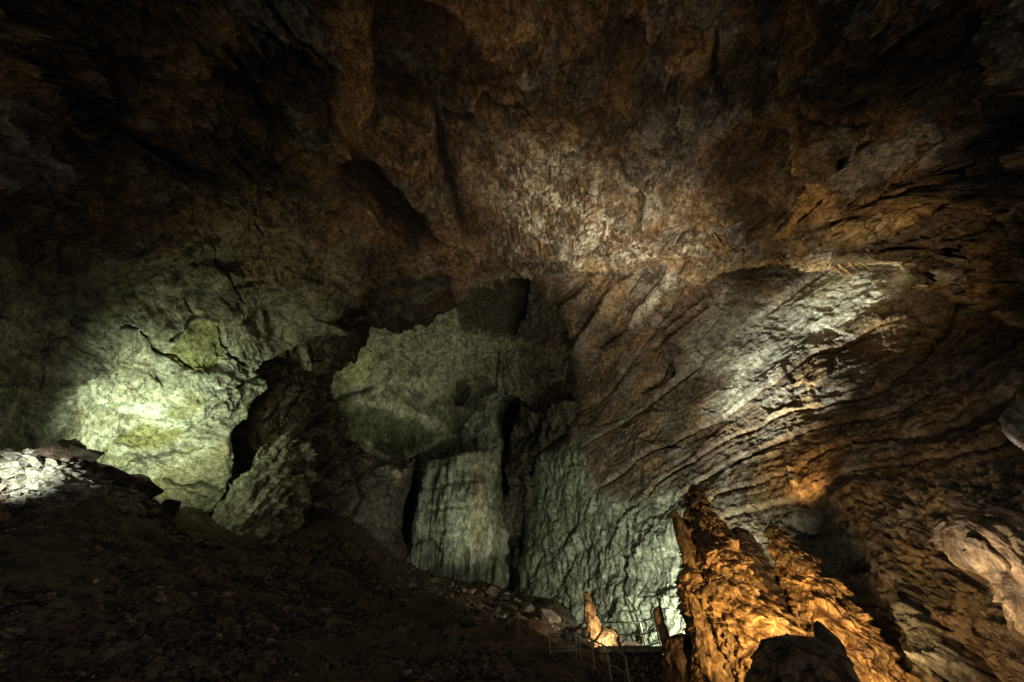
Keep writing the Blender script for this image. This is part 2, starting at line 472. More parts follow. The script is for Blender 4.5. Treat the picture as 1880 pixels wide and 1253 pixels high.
for pts, w, a, fl in [
        ([(600, 300), (700, 400), (790, 470)], 5, 1.6, 60), ([(850, 430), (800, 330), (770, 260)], 5, 1.2, 50),
        ([(1040, 470), (980, 380), (900, 330)], 6, 0.8, 60), ([(1290, 340), (1260, 250), (1230, 150)], 6, 1.6, 60),
        ([(1480, 440), (1520, 350), (1500, 270), (1490, 200)], 6, 2.2, 50), ([(1570, 350), (1590, 300), (1640, 230)], 5, 1.6, 50),
        ([(1240, 470), (1300, 450), (1380, 470)], 3, 0.8, 30), ([(1880, 350), (1700, 370), (1560, 390)], 4, 1.4, 60),
        ([(500, 200), (420, 130), (330, 60)], 6, 1.6, 70), ([(640, 100), (560, 60), (480, 10)], 4, 1.5, 30)]:
    s.ledge(pts, w * .7, a * 1.3, fl)
CEILING = s
CE = dict(X=s.X, Y=s.Y)
ceil_poly = [(-220, -220), (2100, -220), (2100, 670)] + ARCH[::-1] + LWALL_TOP[::-1] + [(-220, 470)]
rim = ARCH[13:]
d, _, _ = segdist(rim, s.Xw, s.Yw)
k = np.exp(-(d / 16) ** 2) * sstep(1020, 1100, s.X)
s.col = mix(s.col, (0.36, 0.27, 0.15), np.clip(k * (0.7 + 1.2 * n2), 0, 1))  # bright rim of the overhang put into the colour
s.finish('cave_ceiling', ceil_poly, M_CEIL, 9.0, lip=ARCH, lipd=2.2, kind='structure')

# ================================================================== left wall
LEDGE_R = [(617, 609), (583, 612), (549, 626), (515, 643), (484, 660), (462, 684), (480, 702), (478, 716), (458, 738), (450, 770), (427, 798), (430, 840), (419, 883), (398, 912), (380, 955), (372, 1010)]
s = Sheet((-200, 640, 440, 1020), SHELL, (0.33, 0.33, 0.26), seed=2, warp=8)
q = s.p
rough = np.clip(gauss(s, 430, 700, 110, 160, 25) + gauss(s, 520, 600, 110, 50, -20), 0, 1)
qd = q + np.stack([fbm(q / 5, 2, 140), fbm(q / 5, 2, 150), fbm(q / 5, 2, 160)], -1) * f32(1.6)
f1, f2, fac, rn = worley(qd / f32(6.5), 13)
s.h += (0.7 * fac + 0.9 * fbm(q / 11, 2, 21) + 0.10 * ridged(qd * np.array([.5, .5, 1.6], f32) / 1.6, 4, 23)).astype(f32)
f1, f2, fac, rn = worley(qd / f32(1.3), 14)
s.h += ((0.35 * fac + 0.2 * ridged(qd / 1.5, 4, 24)) * rough).astype(f32)
# long plate-like bedding of the face
bed = s.Yw * 0.9 - s.Xw * 0.32 + 18 * fbm(q / 6, 3, 25)
s.h += (0.22 * np.abs(((bed / 46) % 1) - 0.5) * (1 - rough)).astype(f32)
n1 = fbm(qd / 5, 4, 31, 0.6); n2 = fbm(qd * np.array([.5, .5, 1.4], f32) / 1.6, 4, 35, 0.65)
s.col = mix(s.col, (0.19, 0.17, 0.09), sstep(0.0, 0.4, n1 + 0.3 * n2) * 0.6)
s.col = mix(s.col, (0.48, 0.50, 0.42), sstep(0.1, 0.4, fbm(qd / 4, 4, 37, 0.6)) * 0.6)
s.col = mix(s.col, (0.08, 0.075, 0.06), sstep(0.12, 0.42, n2 + 0.3 * n1) * 0.55)
s.col = mix(s.col, (0.22, 0.155, 0.10), sstep(600, 470, s.Yw + 40 * n1) * 0.8)
seam(s, 0)
OL = (0.20, 0.19, 0.075)
s.patch([(300, 650), (325, 615), (365, 590), (395, 600), (403, 650), (405, 680), (360, 685), (320, 668)], 4, OL, 0.85, -0.25)
s.patch([(240, 800), (285, 783), (345, 790), (330, 805), (290, 825), (220, 822)], 5, OL, 0.85, -0.3)
s.patch([(302, 745), (345, 722), (385, 730), (340, 762), (300, 762)], 5, OL, 0.6)
s.patch([(300, 836), (350, 815), (380, 822), (340, 840)], 4, OL, 0.6)
s.patch([(222, 745), (300, 738), (300, 765), (260, 775), (225, 765)], 6, (0.5, 0.54, 0.46), 0.8, 0.1)
s.patch([(250, 785), (330, 765), (350, 775), (300, 790), (350, 780)], 5, (0.5, 0.52, 0.42), 0.8, 0.1)
s.patch([(360, 840), (420, 800), (420, 880), (385, 940), (300, 935), (260, 900), (290, 860)], 8, (0.31, 0.27, 0.15), 0.7, 0.5)
for a in [(440, 540, 100, 22, 18), (250, 545, 110, 16, 8), (330, 490, 120, 18, -6), (120, 580, 50, 14, -15)]:
    s.blob(*a[:4], color=(0.06, 0.055, 0.04), amt=0.75, disp=-0.3, rot=a[4])
for pts, w, d in [
        ([(255, 605), (275, 630), (290, 645), (330, 655), (345, 675)], 2.2, .9), ([(290, 645), (285, 670), (283, 690), (296, 705)], 2.6, 1.0), ([(305, 622), (320, 612), (365, 580)], 2.2, .9),
        ([(392, 592), (396, 615), (400, 640), (430, 660), (450, 670)], 2.2, .9), ([(30, 655), (80, 645), (130, 610), (155, 580)], 2.0, .7), ([(220, 600), (248, 598)], 1.6, .6),
        ([(360, 575), (340, 540), (300, 480), (275, 440)], 2.2, .5), ([(300, 885), (350, 893), (400, 900)], 3, .6), ([(359, 738), (358, 730)], 2, .6),
        ([(465, 690), (420, 720), (380, 760), (345, 790)], 2.5, .5), ([(210, 890), (260, 850), (330, 830)], 3, .5)]:
    s.crack(pts, w, d, taper=False, tint=(0.03, 0.03, 0.02))
s.patch([(284, 638), (296, 634), (298, 646), (288, 650)], 2, (0.02, 0.02, 0.015), 0.9, -1.0)
s.patch([(306, 618), (320, 612), (312, 624)], 2, (0.02, 0.02, 0.015), 0.9, -0.8)
s.finish('left_cave_wall', [(a, b - 14) for a, b in LWALL_TOP] + [(590, 588), (640, 606)] + LEDGE_R + [(372, 1030), (-220, 1030), (-220, 456)], M_LEFT, 5.0, kind='structure')

# ================================================================== the dark rib left of the far chamber
LOBE = [(850, 556), (832, 564), (804, 580), (782, 594), (757, 600), (724, 608), (707, 603), (679, 601), (666, 636), (648, 656), (624, 677), (602, 701), (604, 725), (609, 734), (623, 735), (623, 749),
        (630, 777), (632, 807), (648, 811), (669, 825), (686, 845), (710, 859), (735, 858), (744, 849), (762, 842), (754, 885), (740, 930), (736, 990), (735, 1080)]
s = Sheet((340, 900, 460, 1090), [(640, 590, 54), (740, 510, 58), (836, 550, 60), (470, 690, 56), (430, 800, 55), (400, 900, 55), (380, 960, 55), (602, 710, 67), (632, 800, 67), (686, 845, 67), (750, 850, 68),
                                  (735, 1040, 64), (560, 960, 60), (540, 760, 62), (700, 600, 60), (350, 1080, 50), (640, 950, 60)], (0.06, 0.042, 0.03), seed=3, warp=7)
qd = rock_relief(s, 0.75, 0.55, 33, aniso=(1, 1, 1))
# layers running up to the right
lay = (s.Yw + 0.62 * s.Xw) + 14 * fbm(s.p / 4, 3, 44)
s.h += (0.8 * np.abs(((lay / 34) % 1) - 0.5) + 0.4 * np.abs(((lay / 13) % 1) - 0.5)).astype(f32)
n1 = fbm(qd / 4, 4, 46, 0.6)
s.col = mix(s.col, (0.16, 0.11, 0.07), sstep(0.0, 0.5, n1) * 0.7)
s.col = mix(s.col, (0.25, 0.24, 0.17), sstep(0.25, 0.5, fbm(qd / 2, 4, 48, 0.6)) * 0.5)
grey = gauss(s, 690, 930, 70, 70)
s.col = mix(s.col, (0.24, 0.22, 0.19), np.clip(grey * 1.1, 0, 1) * 0.8); s.h *= (1 - 0.5 * grey).astype(f32)
s.patch([(540, 640), (556, 632), (560, 650), (548, 668)], 3, (0.4, 0.4, 0.28), 0.9, 1.2)  # lit wedge on the rib painted pale
s.patch([(590, 600), (680, 510), (840, 490), (850, 560), (700, 620), (620, 650)], 14, (0.035, 0.027, 0.02), 0.7)  # rib top darkened in colour where shade falls
s.patch([(720, 545), (800, 515), (818, 535), (770, 555)], 5, (0.15, 0.135, 0.1), 0.6, 0.5)
for pts, w, d in [([(610, 590), (680, 560), (760, 540), (830, 520)], 5, 1.2), ([(560, 640), (640, 610), (700, 580)], 5, 1.2), ([(450, 720), (540, 680), (600, 650)], 4, .8), ([(560, 800), (620, 740)], 6, 1.2), ([(640, 830), (660, 930), (640, 960)], 5, .8)]:
    s.crack(pts, w, d, tint=(0.03, 0.022, 0.018))
s.finish('cave_rib', [(590, 585), (614, 560), (660, 540), (680, 500), (734, 490), (813, 480), (850, 490), (846, 548)] + LOBE + [(735, 1090), (345, 1090), (345, 960), (380, 900), (400, 800), (430, 720), (450, 650), (540, 600)], M_RIB, 6.0, lip=LOBE, lipd=3.5, kind='structure')

# the lit outcrop at the foot of the rib
s = Sheet((360, 600, 790, 1030), [(390, 957, 46), (430, 890, 47), (513, 840, 49), (560, 840, 51), (550, 960, 50), (470, 985, 45.5), (470, 900, 46), (600, 900, 54), (370, 1030, 45)], (0.27, 0.245, 0.16), seed=4, warp=6)
rock_relief(s, 0.5, 0.4, 53)
lay = (s.Yw + 1.1 * s.Xw) + 14 * fbm(s.p / 3, 3, 44)
s.h += (0.9 * np.abs(((lay / 30) % 1) - 0.5) + 0.5 * np.abs(((lay / 11) % 1) - 0.5)).astype(f32)
n1 = fbm(s.p / 2, 4, 56, 0.6)
s.col = mix(s.col, (0.33, 0.40, 0.33), sstep(0, 0.4, n1) * np.clip(gauss(s, 450, 880, 50, 40), 0, 1))
s.col = mix(s.col, (0.07, 0.055, 0.04), np.clip(sstep(0.0, 0.35, fbm(s.p / 1.6, 4, 58, 0.6) + (s.X - 520) / 160), 0, 1) * 0.9)
s.finish('outcrop', [(386, 960), (400, 930), (430, 890), (452, 868), (472, 858), (466, 838), (480, 822), (513, 806), (530, 800), (538, 812), (520, 835), (553, 816), (571, 832), (564, 872), (555, 926), (548, 990), (545, 1020), (380, 1020)], M_LEFT, 4.0, kind='structure')

# ================================================================== far chamber
s = Sheet((560, 1110, 450, 1160), [(620, 700, 78), (680, 640, 80), (760, 560, 84), (966, 500, 84), (760, 720, 86), (860, 650, 90), (720, 860, 80), (960, 640, 86), (1050, 700, 74), (1050, 560, 74), (1000, 820, 72), (960, 1090, 72),
                                   (740, 900, 84), (740, 1090, 80), (850, 850, 86), (560, 1150, 74), (1100, 1150, 70), (560, 460, 78)], (0.27, 0.265, 0.19), seed=5, warp=6)
q = s.p; qd = q + np.stack([fbm(q / 6, 2, 240), fbm(q / 6, 2, 250), fbm(q / 6, 2, 260)], -1) * f32(2)
upf = gauss(s, 705, 635, 70, 45, -20)
s.h += (upf * 0.7 * ridged(q * np.array([1, 1, .35], f32) / 1.6, 4, 68, 0.6)).astype(f32)
lobe = np.clip(1.5 * gauss(s, 715, 765, 120, 95, 20), 0, 1)
f1, f2, fac, rn = worley(qd / f32(6), 23)
s.h += (1.0 * fac * (1 - 0.75 * lobe) + 2.6 * fbm(qd / 14, 2, 61) + 0.5 * fbm(qd / 4, 3, 62)).astype(f32)
vert = q * np.array([1, 1, 0.18], f32)
s.h += ((0.6 * ridged(vert / 1.6, 4, 63, 0.55) + 0.4 * ridged(qd / 2.2, 3, 64)) * (1 - 0.93 * lobe)).astype(f32)
n1 = fbm(vert / 2.0, 4, 66, 0.6); n2 = fbm(qd / 5, 4, 67, 0.6)
s.col = mix(s.col, (0.13, 0.115, 0.075), sstep(0, 0.45, n1 + n2 * .6) * 0.7)
s.col = mix(s.col, (0.10, 0.10, 0.06), np.clip(sstep(0.05, 0.3, np.sin((s.Yw - 0.42 * s.Xw + 30 * n2) / 24.0) * 0.35) * lobe, 0, 1) * 0.8)
s.patch([(628, 750), (690, 752), (760, 770), (800, 790), (800, 810), (720, 840), (690, 815), (632, 790)], 6, (0.075, 0.08, 0.045), 0.85, -0.6)
s.patch([(640, 742), (700, 748), (790, 775), (830, 790), (800, 760), (720, 735), (660, 728)], 5, (0.34, 0.33, 0.24), 0.7, 0.3)
s.patch([(740, 730), (800, 745), (830, 770), (790, 765), (745, 748)], 5, (0.10, 0.10, 0.065), 0.7, -0.2)
s.patch([(640, 812), (680, 822), (740, 850), (720, 862), (680, 845), (645, 822)], 4, (0.36, 0.35, 0.25), 0.7, 0.3)
s.patch([(610, 690), (650, 655), (690, 640), (680, 700), (650, 712), (615, 730)], 6, (0.40, 0.38, 0.2), 0.6, 0.6)  # lamplight on the lobe's left edge painted in as yellow
s.patch([(851, 601), (838, 560), (836, 540), (966, 490), (1060, 560), (1062, 640), (940, 622), (900, 616)], 8, (0.05, 0.04, 0.028), 0.85, -1.5)  # shaded upper part of the chamber painted dark
s.patch([(968, 640), (1000, 600), (1060, 600), (1075, 760), (1040, 830), (985, 850), (965, 900), (965, 800), (960, 720)], 22, (0.065, 0.045, 0.03), 0.85)  # dark brown rock, with the shade on this side added to its colour
s.patch([(945, 506), (966, 497), (960, 560), (940, 622), (928, 612), (938, 560)], 4, (0.012, 0.01, 0.008), 0.95, -5)  # slit and clefts: their deep shade painted near-black
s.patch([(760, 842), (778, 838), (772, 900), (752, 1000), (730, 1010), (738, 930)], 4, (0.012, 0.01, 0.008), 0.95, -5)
s.patch([(916, 724), (957, 738), (964, 760), (948, 797), (938, 838), (922, 866), (912, 800), (906, 772)], 3, (0.012, 0.01, 0.008), 0.97, -4)  # wall behind the wedge blackened to read as a shaded cavity
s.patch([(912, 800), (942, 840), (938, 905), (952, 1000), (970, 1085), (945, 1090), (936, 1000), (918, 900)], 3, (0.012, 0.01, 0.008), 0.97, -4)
s.patch([(838, 700), (858, 695), (864, 720), (850, 745), (838, 738)], 4, (0.04, 0.035, 0.025), 0.9, -2)
s.crack([(912, 650), (915, 720)], 3, 1.5, False, (0.03, 0.025, 0.02))
s.crack([(606, 740), (650, 722), (690, 708)], 2.5, 1.0, False, (0.02, 0.02, 0.015))
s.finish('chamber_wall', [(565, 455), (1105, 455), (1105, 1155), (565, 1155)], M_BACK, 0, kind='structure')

# pale fluted wall inside the chamber, and the buttress over it
s = Sheet((700, 1010, 780, 1160), [(790, 850, 73), (860, 830, 70), (914, 830, 69), (920, 900, 68), (950, 1040, 66), (760, 1000, 72), (740, 1120, 70), (960, 1130, 64), (850, 960, 69)], (0.30, 0.31, 0.25), seed=6, warp=4)
q = s.p; vert = q * np.array([1, 1, 0.12], f32)
fp = [(780, 846), (795, 840), (838, 829), (875, 818), (917, 822), (914, 890), (926, 930), (936, 965), (946, 1002), (953, 1040), (958, 1070), (961, 1150), (720, 1150), (735, 1080), (750, 1000), (758, 930), (770, 880)]
d, _, _ = segdist(fp, s.Xw, s.Yw, True)
s.h -= (3.5 * np.exp(-d / 7)).astype(f32)
s.h += (0.9 * ridged(vert * np.array([1, 1, .6], f32) / 4.5, 2, 70) + 1.2 * fbm(q / 9, 3, 71) + 0.4 * ridged(vert / 1.3, 4, 73, 0.6)).astype(f32)
course = np.sin((s.Yw + 0.14 * s.Xw + 6 * fbm(q / 3, 3, 78)) / 6.6)
cm = np.clip(gauss(s, 820, 900, 60, 70), 0, 1)
s.h -= (0.5 * sstep(0.55, 0.95, course) * cm).astype(f32)
n1 = fbm(vert / 1.3, 4, 76, 0.6)
s.col = mix(s.col, (0.12, 0.11, 0.08), sstep(0.0, 0.4, n1) * 0.75)
s.col = mix(s.col, (0.30, 0.25, 0.14), np.clip(gauss(s, 885, 900, 28, 110), 0, 1) * 0.6)
s.col = mix(s.col, (0.07, 0.065, 0.05), sstep(1000, 1080, s.Yw + 30 * n1) * 0.6)
for pts in [[(752, 1010), (790, 990), (820, 1020)], [(862, 1000), (858, 1060)], [(800, 860), (795, 930)]]:
    s.crack(pts, 4, .8, tint=(0.04, 0.035, 0.025))
s.finish('fluted_wall', [(780, 846), (795, 840), (838, 829), (875, 818), (917, 822), (914, 890), (926, 930), (936, 965), (946, 1002), (953, 1040), (958, 1070), (961, 1150), (720, 1150), (735, 1080), (750, 1000), (758, 930), (770, 880)], M_BACK, 3.5, kind='structure')
s = Sheet((800, 960, 700, 840), [(915, 720, 71), (845, 800, 73), (915, 820, 69), (880, 770, 71)], (0.19, 0.19, 0.15), seed=7, warp=5)
rock_relief(s, 0.5, 0.35, 83)
s.col = mix(s.col, (0.08, 0.075, 0.055), sstep(-0.1, 0.4, fbm(s.p / 2, 4, 87, .6)) * 0.8)
s.finish('buttress', [(915, 720), (903, 724), (889, 732), (868, 760), (841, 804), (850, 812), (862, 806), (878, 800), (876, 824), (918, 826), (918, 806), (909, 775), (912, 745), (922, 727)], M_BACK, 4.0, kind='structure')
# dark inner return wall right of the cleft
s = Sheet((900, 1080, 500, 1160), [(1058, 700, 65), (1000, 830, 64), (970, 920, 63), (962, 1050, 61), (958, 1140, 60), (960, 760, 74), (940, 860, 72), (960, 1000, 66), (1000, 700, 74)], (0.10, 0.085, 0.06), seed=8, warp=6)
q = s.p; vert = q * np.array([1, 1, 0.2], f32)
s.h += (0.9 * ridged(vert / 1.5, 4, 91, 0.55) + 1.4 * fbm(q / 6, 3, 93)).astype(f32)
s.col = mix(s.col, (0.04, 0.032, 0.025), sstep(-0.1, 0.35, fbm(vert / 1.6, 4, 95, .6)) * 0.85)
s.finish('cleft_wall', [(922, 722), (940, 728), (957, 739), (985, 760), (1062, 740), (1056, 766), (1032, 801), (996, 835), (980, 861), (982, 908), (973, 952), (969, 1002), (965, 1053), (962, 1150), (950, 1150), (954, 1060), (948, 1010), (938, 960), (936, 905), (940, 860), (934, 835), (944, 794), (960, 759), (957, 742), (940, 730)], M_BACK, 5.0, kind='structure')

# ================================================================== right wall with its tilted beds
EDGE = [(966, 497), (981, 519), (1005, 550), (1026, 574), (1042, 606), (1047, 643), (1059, 670), (1059, 701), (1052, 722), (1060, 739), (1054, 766), (1030, 801), (992, 835), (976, 861), (978, 908), (969, 952), (965, 1002), (962, 1053), (958, 1130), (955, 1300)]
WALL = [(975, 950, 60), (960, 1090, 56), (990, 836, 62), (1060, 700, 62), (1042, 606, 62), (966, 497, 64), (1163, 497, 60), (1130, 910, 47), (1100, 800, 54), (1240, 1100, 36), (1262, 1150, 33.5), (1200, 1000, 39), (1120, 1120, 43), (1300, 600, 52),
        (1400, 490, 57), (1640, 510, 50), (1600, 800, 33), (1880, 590, 42), (1880, 700, 31), (2080, 700, 28), (1880, 1000, 23), (1500, 1000, 30), (1700, 1250, 24), (1300, 850, 41), (2080, 1300, 19), (1400, 1300, 27), (960, 1300, 50), (1200, 1300, 32), (1200, 400, 57), (2080, 400, 40)]
STR = []
for k, line in enumerate([
        [(1060, 760), (1120, 720), (1180, 640), (1245, 540), (1300, 470)],
        [(1095, 807), (1150, 770), (1218, 725), (1300, 655), (1400, 585), (1530, 490)],
        [(1110, 895), (1240, 818), (1329, 770), (1400, 730), (1500, 655), (1690, 515)],
        [(1180, 912), (1260, 855), (1377, 795), (1514, 755), (1587, 735), (1660, 690), (1768, 554), (1800, 500)],
        [(1240, 915), (1370, 847), (1475, 804), (1560, 780), (1655, 764), (1727, 726), (1803, 684), (1880, 630), (2000, 540)],
        [(1309, 926), (1392, 901), (1471, 872), (1547, 825), (1690, 808), (1789, 760), (1880, 719), (2000, 640)],
        [(1334, 963), (1421, 937), (1500, 908), (1558, 880), (1700, 850), (1880, 800), (2000, 750)],
        [(1340, 1010), (1450, 990), (1560, 950), (1700, 915), (1880, 880)]]):
    STR += [(p[0], p[1], k) for p in line]
STR += [(1000, 500, -1.2), (1100, 480, -1.0), (1500, 1250, 9), (1880, 1250, 11), (1100, 1250, 7), (970, 1000, 3)]
s = Sheet((900, 2080, 400, 1310), WALL, (0.155, 0.12, 0.085), seed=9, warp=6)
q = s.p
S = tps([(a[0], a[1]) for a in STR], [a[2] for a in STR], s.X + 0.35 * (s.Xw - s.X), s.Y + 0.35 * (s.Yw - s.Y), 1e-4)
qd = q + np.stack([fbm(q / 5, 2, 340), fbm(q / 5, 2, 350), fbm(q / 5, 2, 360)], -1) * f32(1.5)
green = inside([(985, 840), (1075, 790), (1108, 893), (1130, 906), (1165, 910), (1240, 885), (1290, 960), (1420, 1040), (1420, 1300), (940, 1300), (955, 1000)], s.Xw, s.Yw).astype(float)
gd, _, _ = segdist([(1020, 820), (1075, 790), (1108, 893), (1130, 906), (1165, 910), (1240, 885), (1290, 960), (1420, 1040)], s.Xw, s.Yw)
gsoft = np.where(green > 0, sstep(-2, 30, gd), 0)
lowr = sstep(0, 1, ((s.X - 1560) / 160)) * sstep(820, 960, s.Y)
sm = (1 - gsoft) * (1 - 0.85 * lowr)
near = np.clip(gauss(s, 1850, 1100, 420, 420), 0, 1)        # rock close to the camera: finer relief
# bedding: each bed bulges, with an undercut joint below it
Sn = S + 0.014 * fbm(q / 2.5, 4, 101)
ph = Sn - np.floor(Sn)
bed_amp = 0.55 + 0.3 * perlin(np.stack([np.floor(Sn) * 3.3, s.X / 260, s.Y / 260], -1), 5)
joint = np.exp(-(np.minimum(ph, 1 - ph) / 0.03) ** 2)
s.h += (sm * (0.5 * bed_amp * (ph ** 0.7) - 0.5 * joint * (0.35 + sstep(-0.2, 0.3, fbm(q / 6, 2, 99))))).astype(f32)
p3 = (Sn * 3.0 + 0.4 * fbm(q / 4, 2, 103)) % 1
s.h += (sm * 0.08 * (p3 - sstep(0.75, 1, p3))).astype(f32)
p9 = (Sn * 9 + 0.5 * fbm(q / 3, 2, 105)) % 1
s.h += (sm * 0.02 * p9).astype(f32)
bq = np.stack([Sn * 3.0, s.X / 520 + S * 0.3, s.Y / 520], -1)
s.h += (sm * (0.035 * ridged(bq * np.array([1.6, 1, 1]), 4, 106, 0.65) + 0.035 * fbm(bq * np.array([4, 1.5, 1.5]), 4, 104, 0.6))).astype(f32)
f1, f2, fac, rn = worley(qd / f32(2.6), 43)
g1, g2, gfac, grn = worley(np.stack([Sn * 1.5, s.X / 150, s.Y / 150], -1), 47)
s.h += (sm * 0.28 * (grn - 0.5)).astype(f32)
s.h += (0.16 * fac * (1 - 0.5 * gsoft) + 0.7 * fbm(q / 10, 2, 107) + 0.09 * ridged(qd / 1.2, 4, 108, 0.6) + near * 0.25 * ridged(qd / 0.8, 3, 109)).astype(f32)
# fluting of the greenish lower wall
vert = q * np.array([1, 1, 0.13], f32)
s.h += (gsoft * ((0.12 + 0.16 * sstep(-.2, .4, fbm(q / 4, 2, 119))) * ridged(vert * np.array([1, 1, .5], f32) / 0.75, 4, 111, 0.65) + 0.5 * fbm(qd / 3.5, 4, 114, 0.55))).astype(f32)
# run-down rills at lower right
rill = q @ np.array([[1, 0, 0], [0, 1, 0], [0.0, 0, 0.2]], f32)
s.h += (lowr * 0.35 * ridged(rill / 0.9, 4, 113, 0.6)).astype(f32)
# convoluted folds under the ceiling
for pts in [[(1000, 575), (1045, 545), (1070, 520), (1088, 495)], [(1045, 640), (1078, 590), (1105, 545), (1150, 500)], [(1105, 632), (1143, 598), (1165, 555), (1215, 500)], [(1060, 600), (1085, 560), (1120, 510)]]:
    s.crack(pts, 7, 1.7, False, DARK)
for pts in [[(1030, 560), (1060, 545), (1078, 505)], [(1065, 622), (1095, 570), (1130, 520)], [(1125, 610), (1150, 575), (1190, 510)]]:
    s.crack(pts, 8, -1.1, False)
for pts, w, d in [([(1240, 690), (1232, 660), (1215, 700), (1180, 720)], 5, 1.2), ([(1300, 530), (1350, 600), (1420, 620), (1470, 650)], 2, .4), ([(1020, 790), (1050, 760)], 4, 1), ([(1205, 640), (1250, 600), (1300, 560)], 5, 1.0), ([(1220, 600), (1290, 545)], 5, .9),
                  ([(1130, 1000), (1150, 1080), (1166, 1155)], 2.2, .6), ([(1040, 1080), (1060, 1140)], 2, .5), ([(1060, 985), (1078, 1050), (1090, 1100)], 2.0, .5), ([(1600, 900), (1640, 980), (1700, 1080), (1760, 1180)], 5, .5), ([(1690, 930), (1760, 1030), (1850, 1120)], 5, .5), ([(1560, 1120), (1700, 1122), (1850, 1105)], 3, .4)]:
    s.crack(pts, w, d, False, DARK)
pb = [(1260, 640), (1310, 570), (1330, 530), (1420, 560), (1530, 500), (1600, 480), (1690, 515), (1640, 560), (1540, 610), (1440, 690), (1340, 770), (1300, 760), (1350, 690), (1290, 690)]
d, _, _ = segdist(pb, s.Xw, s.Yw, True)
pband = np.where(inside(pb, s.Xw, s.Yw), sstep(0, 30, d), 0)
h0 = 0.6 * fbm(q / 9, 4, 530) + 0.1 * ridged(q / 1.5, 3, 531) + 0.5 - 1.2 * np.clip((s.Xw - 1.2 * (900 - s.Yw) - 1110) / 100, -1, 1) * 0
s.h = (s.h + (h0 - s.h) * 0.92 * pband).astype(f32)
# colours
n1 = fbm(qd / 4, 4, 121, 0.6); n2 = fbm(qd / 1.4, 4, 123, 0.65); nS = fbm(np.stack([Sn * 1.0, s.X / 420, s.Y / 420], -1), 4, 125, 0.6)
s.col = mix(s.col, (0.07, 0.048, 0.032), sstep(-0.05, 0.4, nS + 0.5 * n2) * 0.65)
s.col = mix(s.col, (0.26, 0.17, 0.085), sstep(0.05, 0.4, n1 + 0.3 * n2) * 0.6)
s.col = mix(s.col, (0.22, 0.20, 0.17), sstep(0.1, 0.4, fbm(qd / 3, 4, 127, .6)) * 0.6)
pb = [(1150, 600), (1225, 500), (1245, 515), (1190, 575), (1165, 600)]
s.patch(pb, 6, (0.48, 0.45, 0.36), 0.9)
pb = [(1260, 640), (1310, 570), (1330, 530), (1420, 560), (1530, 500), (1600, 480), (1690, 515), (1640, 560), (1540, 610), (1440, 690), (1340, 770), (1300, 760), (1350, 690), (1290, 690)]
s.patch(pb, 16, (0.44, 0.44, 0.36), 0.85)  # pale rock, also painting the diagonal streak of light
d, _, _ = segdist(pb, s.Xw, s.Yw, True)
pband = np.where(inside(pb, s.Xw, s.Yw), sstep(0, 30, d), 0)
s.col = mix(s.col, (0.24, 0.22, 0.20), np.clip(pband * sstep(0.0, 0.5, n2 + n1 * .5), 0, 1) * 0.6)
speckle(s, np.clip(0.5 * pband + gauss(s, 1190, 550, 50, 50), 0, 1), 0.8, (0.06, 0.045, 0.03), 0.33, 46)
s.patch([(1236, 470), (1262, 505), (1305, 520), (1340, 520), (1400, 545), (1460, 535), (1530, 505), (1560, 470)], 14, (0.05, 0.04, 0.03), 0.65, 0.2)  # dark rock, darkened further as shade under the overhang
s.col = mix(s.col, np.array((0.31, 0.33, 0.25), f32), gsoft)
s.col = mix(s.col, (0.13, 0.125, 0.09), gsoft * sstep(0, 0.4, fbm(vert / 1.2, 4, 131, .6) + .4 * n2) * 0.75)
s.col = mix(s.col, (0.42, 0.47, 0.38), gsoft * np.clip(gauss(s, 1230, 1100, 70, 120), 0, 1) * 0.5)
s.col = mix(s.col, (0.11, 0.095, 0.07), gsoft * sstep(0.1, 0.35, fbm(qd / 1.2, 3, 133)) * np.clip(gauss(s, 1180, 1000, 60, 70), 0, 1) * 0.8)
s.patch([(1420, 830), (1500, 790), (1560, 830), (1560, 900), (1480, 930), (1400, 930)], 26, (0.30, 0.18, 0.08), 0.7)  # amber glow also tinted into the rock colour
s.patch([(1462, 870), (1472, 872), (1482, 905), (1470, 905)], 2, (0.55, 0.42, 0.25), 0.9, 0.25)  # bright core of the glow painted pale
s.patch([(1455, 975), (1500, 938), (1560, 945), (1600, 1010), (1620, 1060), (1510, 1060), (1490, 1020)], 10, (0.17, 0.15, 0.12), 0.85, -0.6)
s.col = mix(s.col, (0.22, 0.145, 0.075), lowr * sstep(1080, 1180, s.Yw + 40 * n1) * 0.8)
s.patch([(1703, 1146), (1722, 1142), (1748, 1160), (1780, 1190), (1808, 1220), (1838, 1253), (1890, 1310), (1800, 1310), (1772, 1253), (1752, 1220), (1730, 1190), (1712, 1165)], 5, (0.40, 0.36, 0.26), 0.85, 0.7)
# fluted flowstone at the bottom
fl = np.clip(gauss(s, 1650, 1215, 45, 70, -32), 0, 1)
s.h += (fl * 0.35 * np.sin((s.Xw - 0.62 * s.Yw) / 2.4)).astype(f32)
s.patch([(1811, 1187), (1840, 1180), (1870, 1230), (1900, 1310), (1830, 1310), (1835, 1253)], 6, DARK, .8, -1.2)
right_poly = [(940, 455), (966, 497)] + EDGE[1:] + [(955, 1305), (2085, 1305), (2085, 410), (1880, 430), (1500, 415), (1200, 420), (1000, 440)]
s.finish('right_cave_wall', right_poly, M_RIGHT, 5.0, lip=EDGE, lipd=3.0, kind='structure')

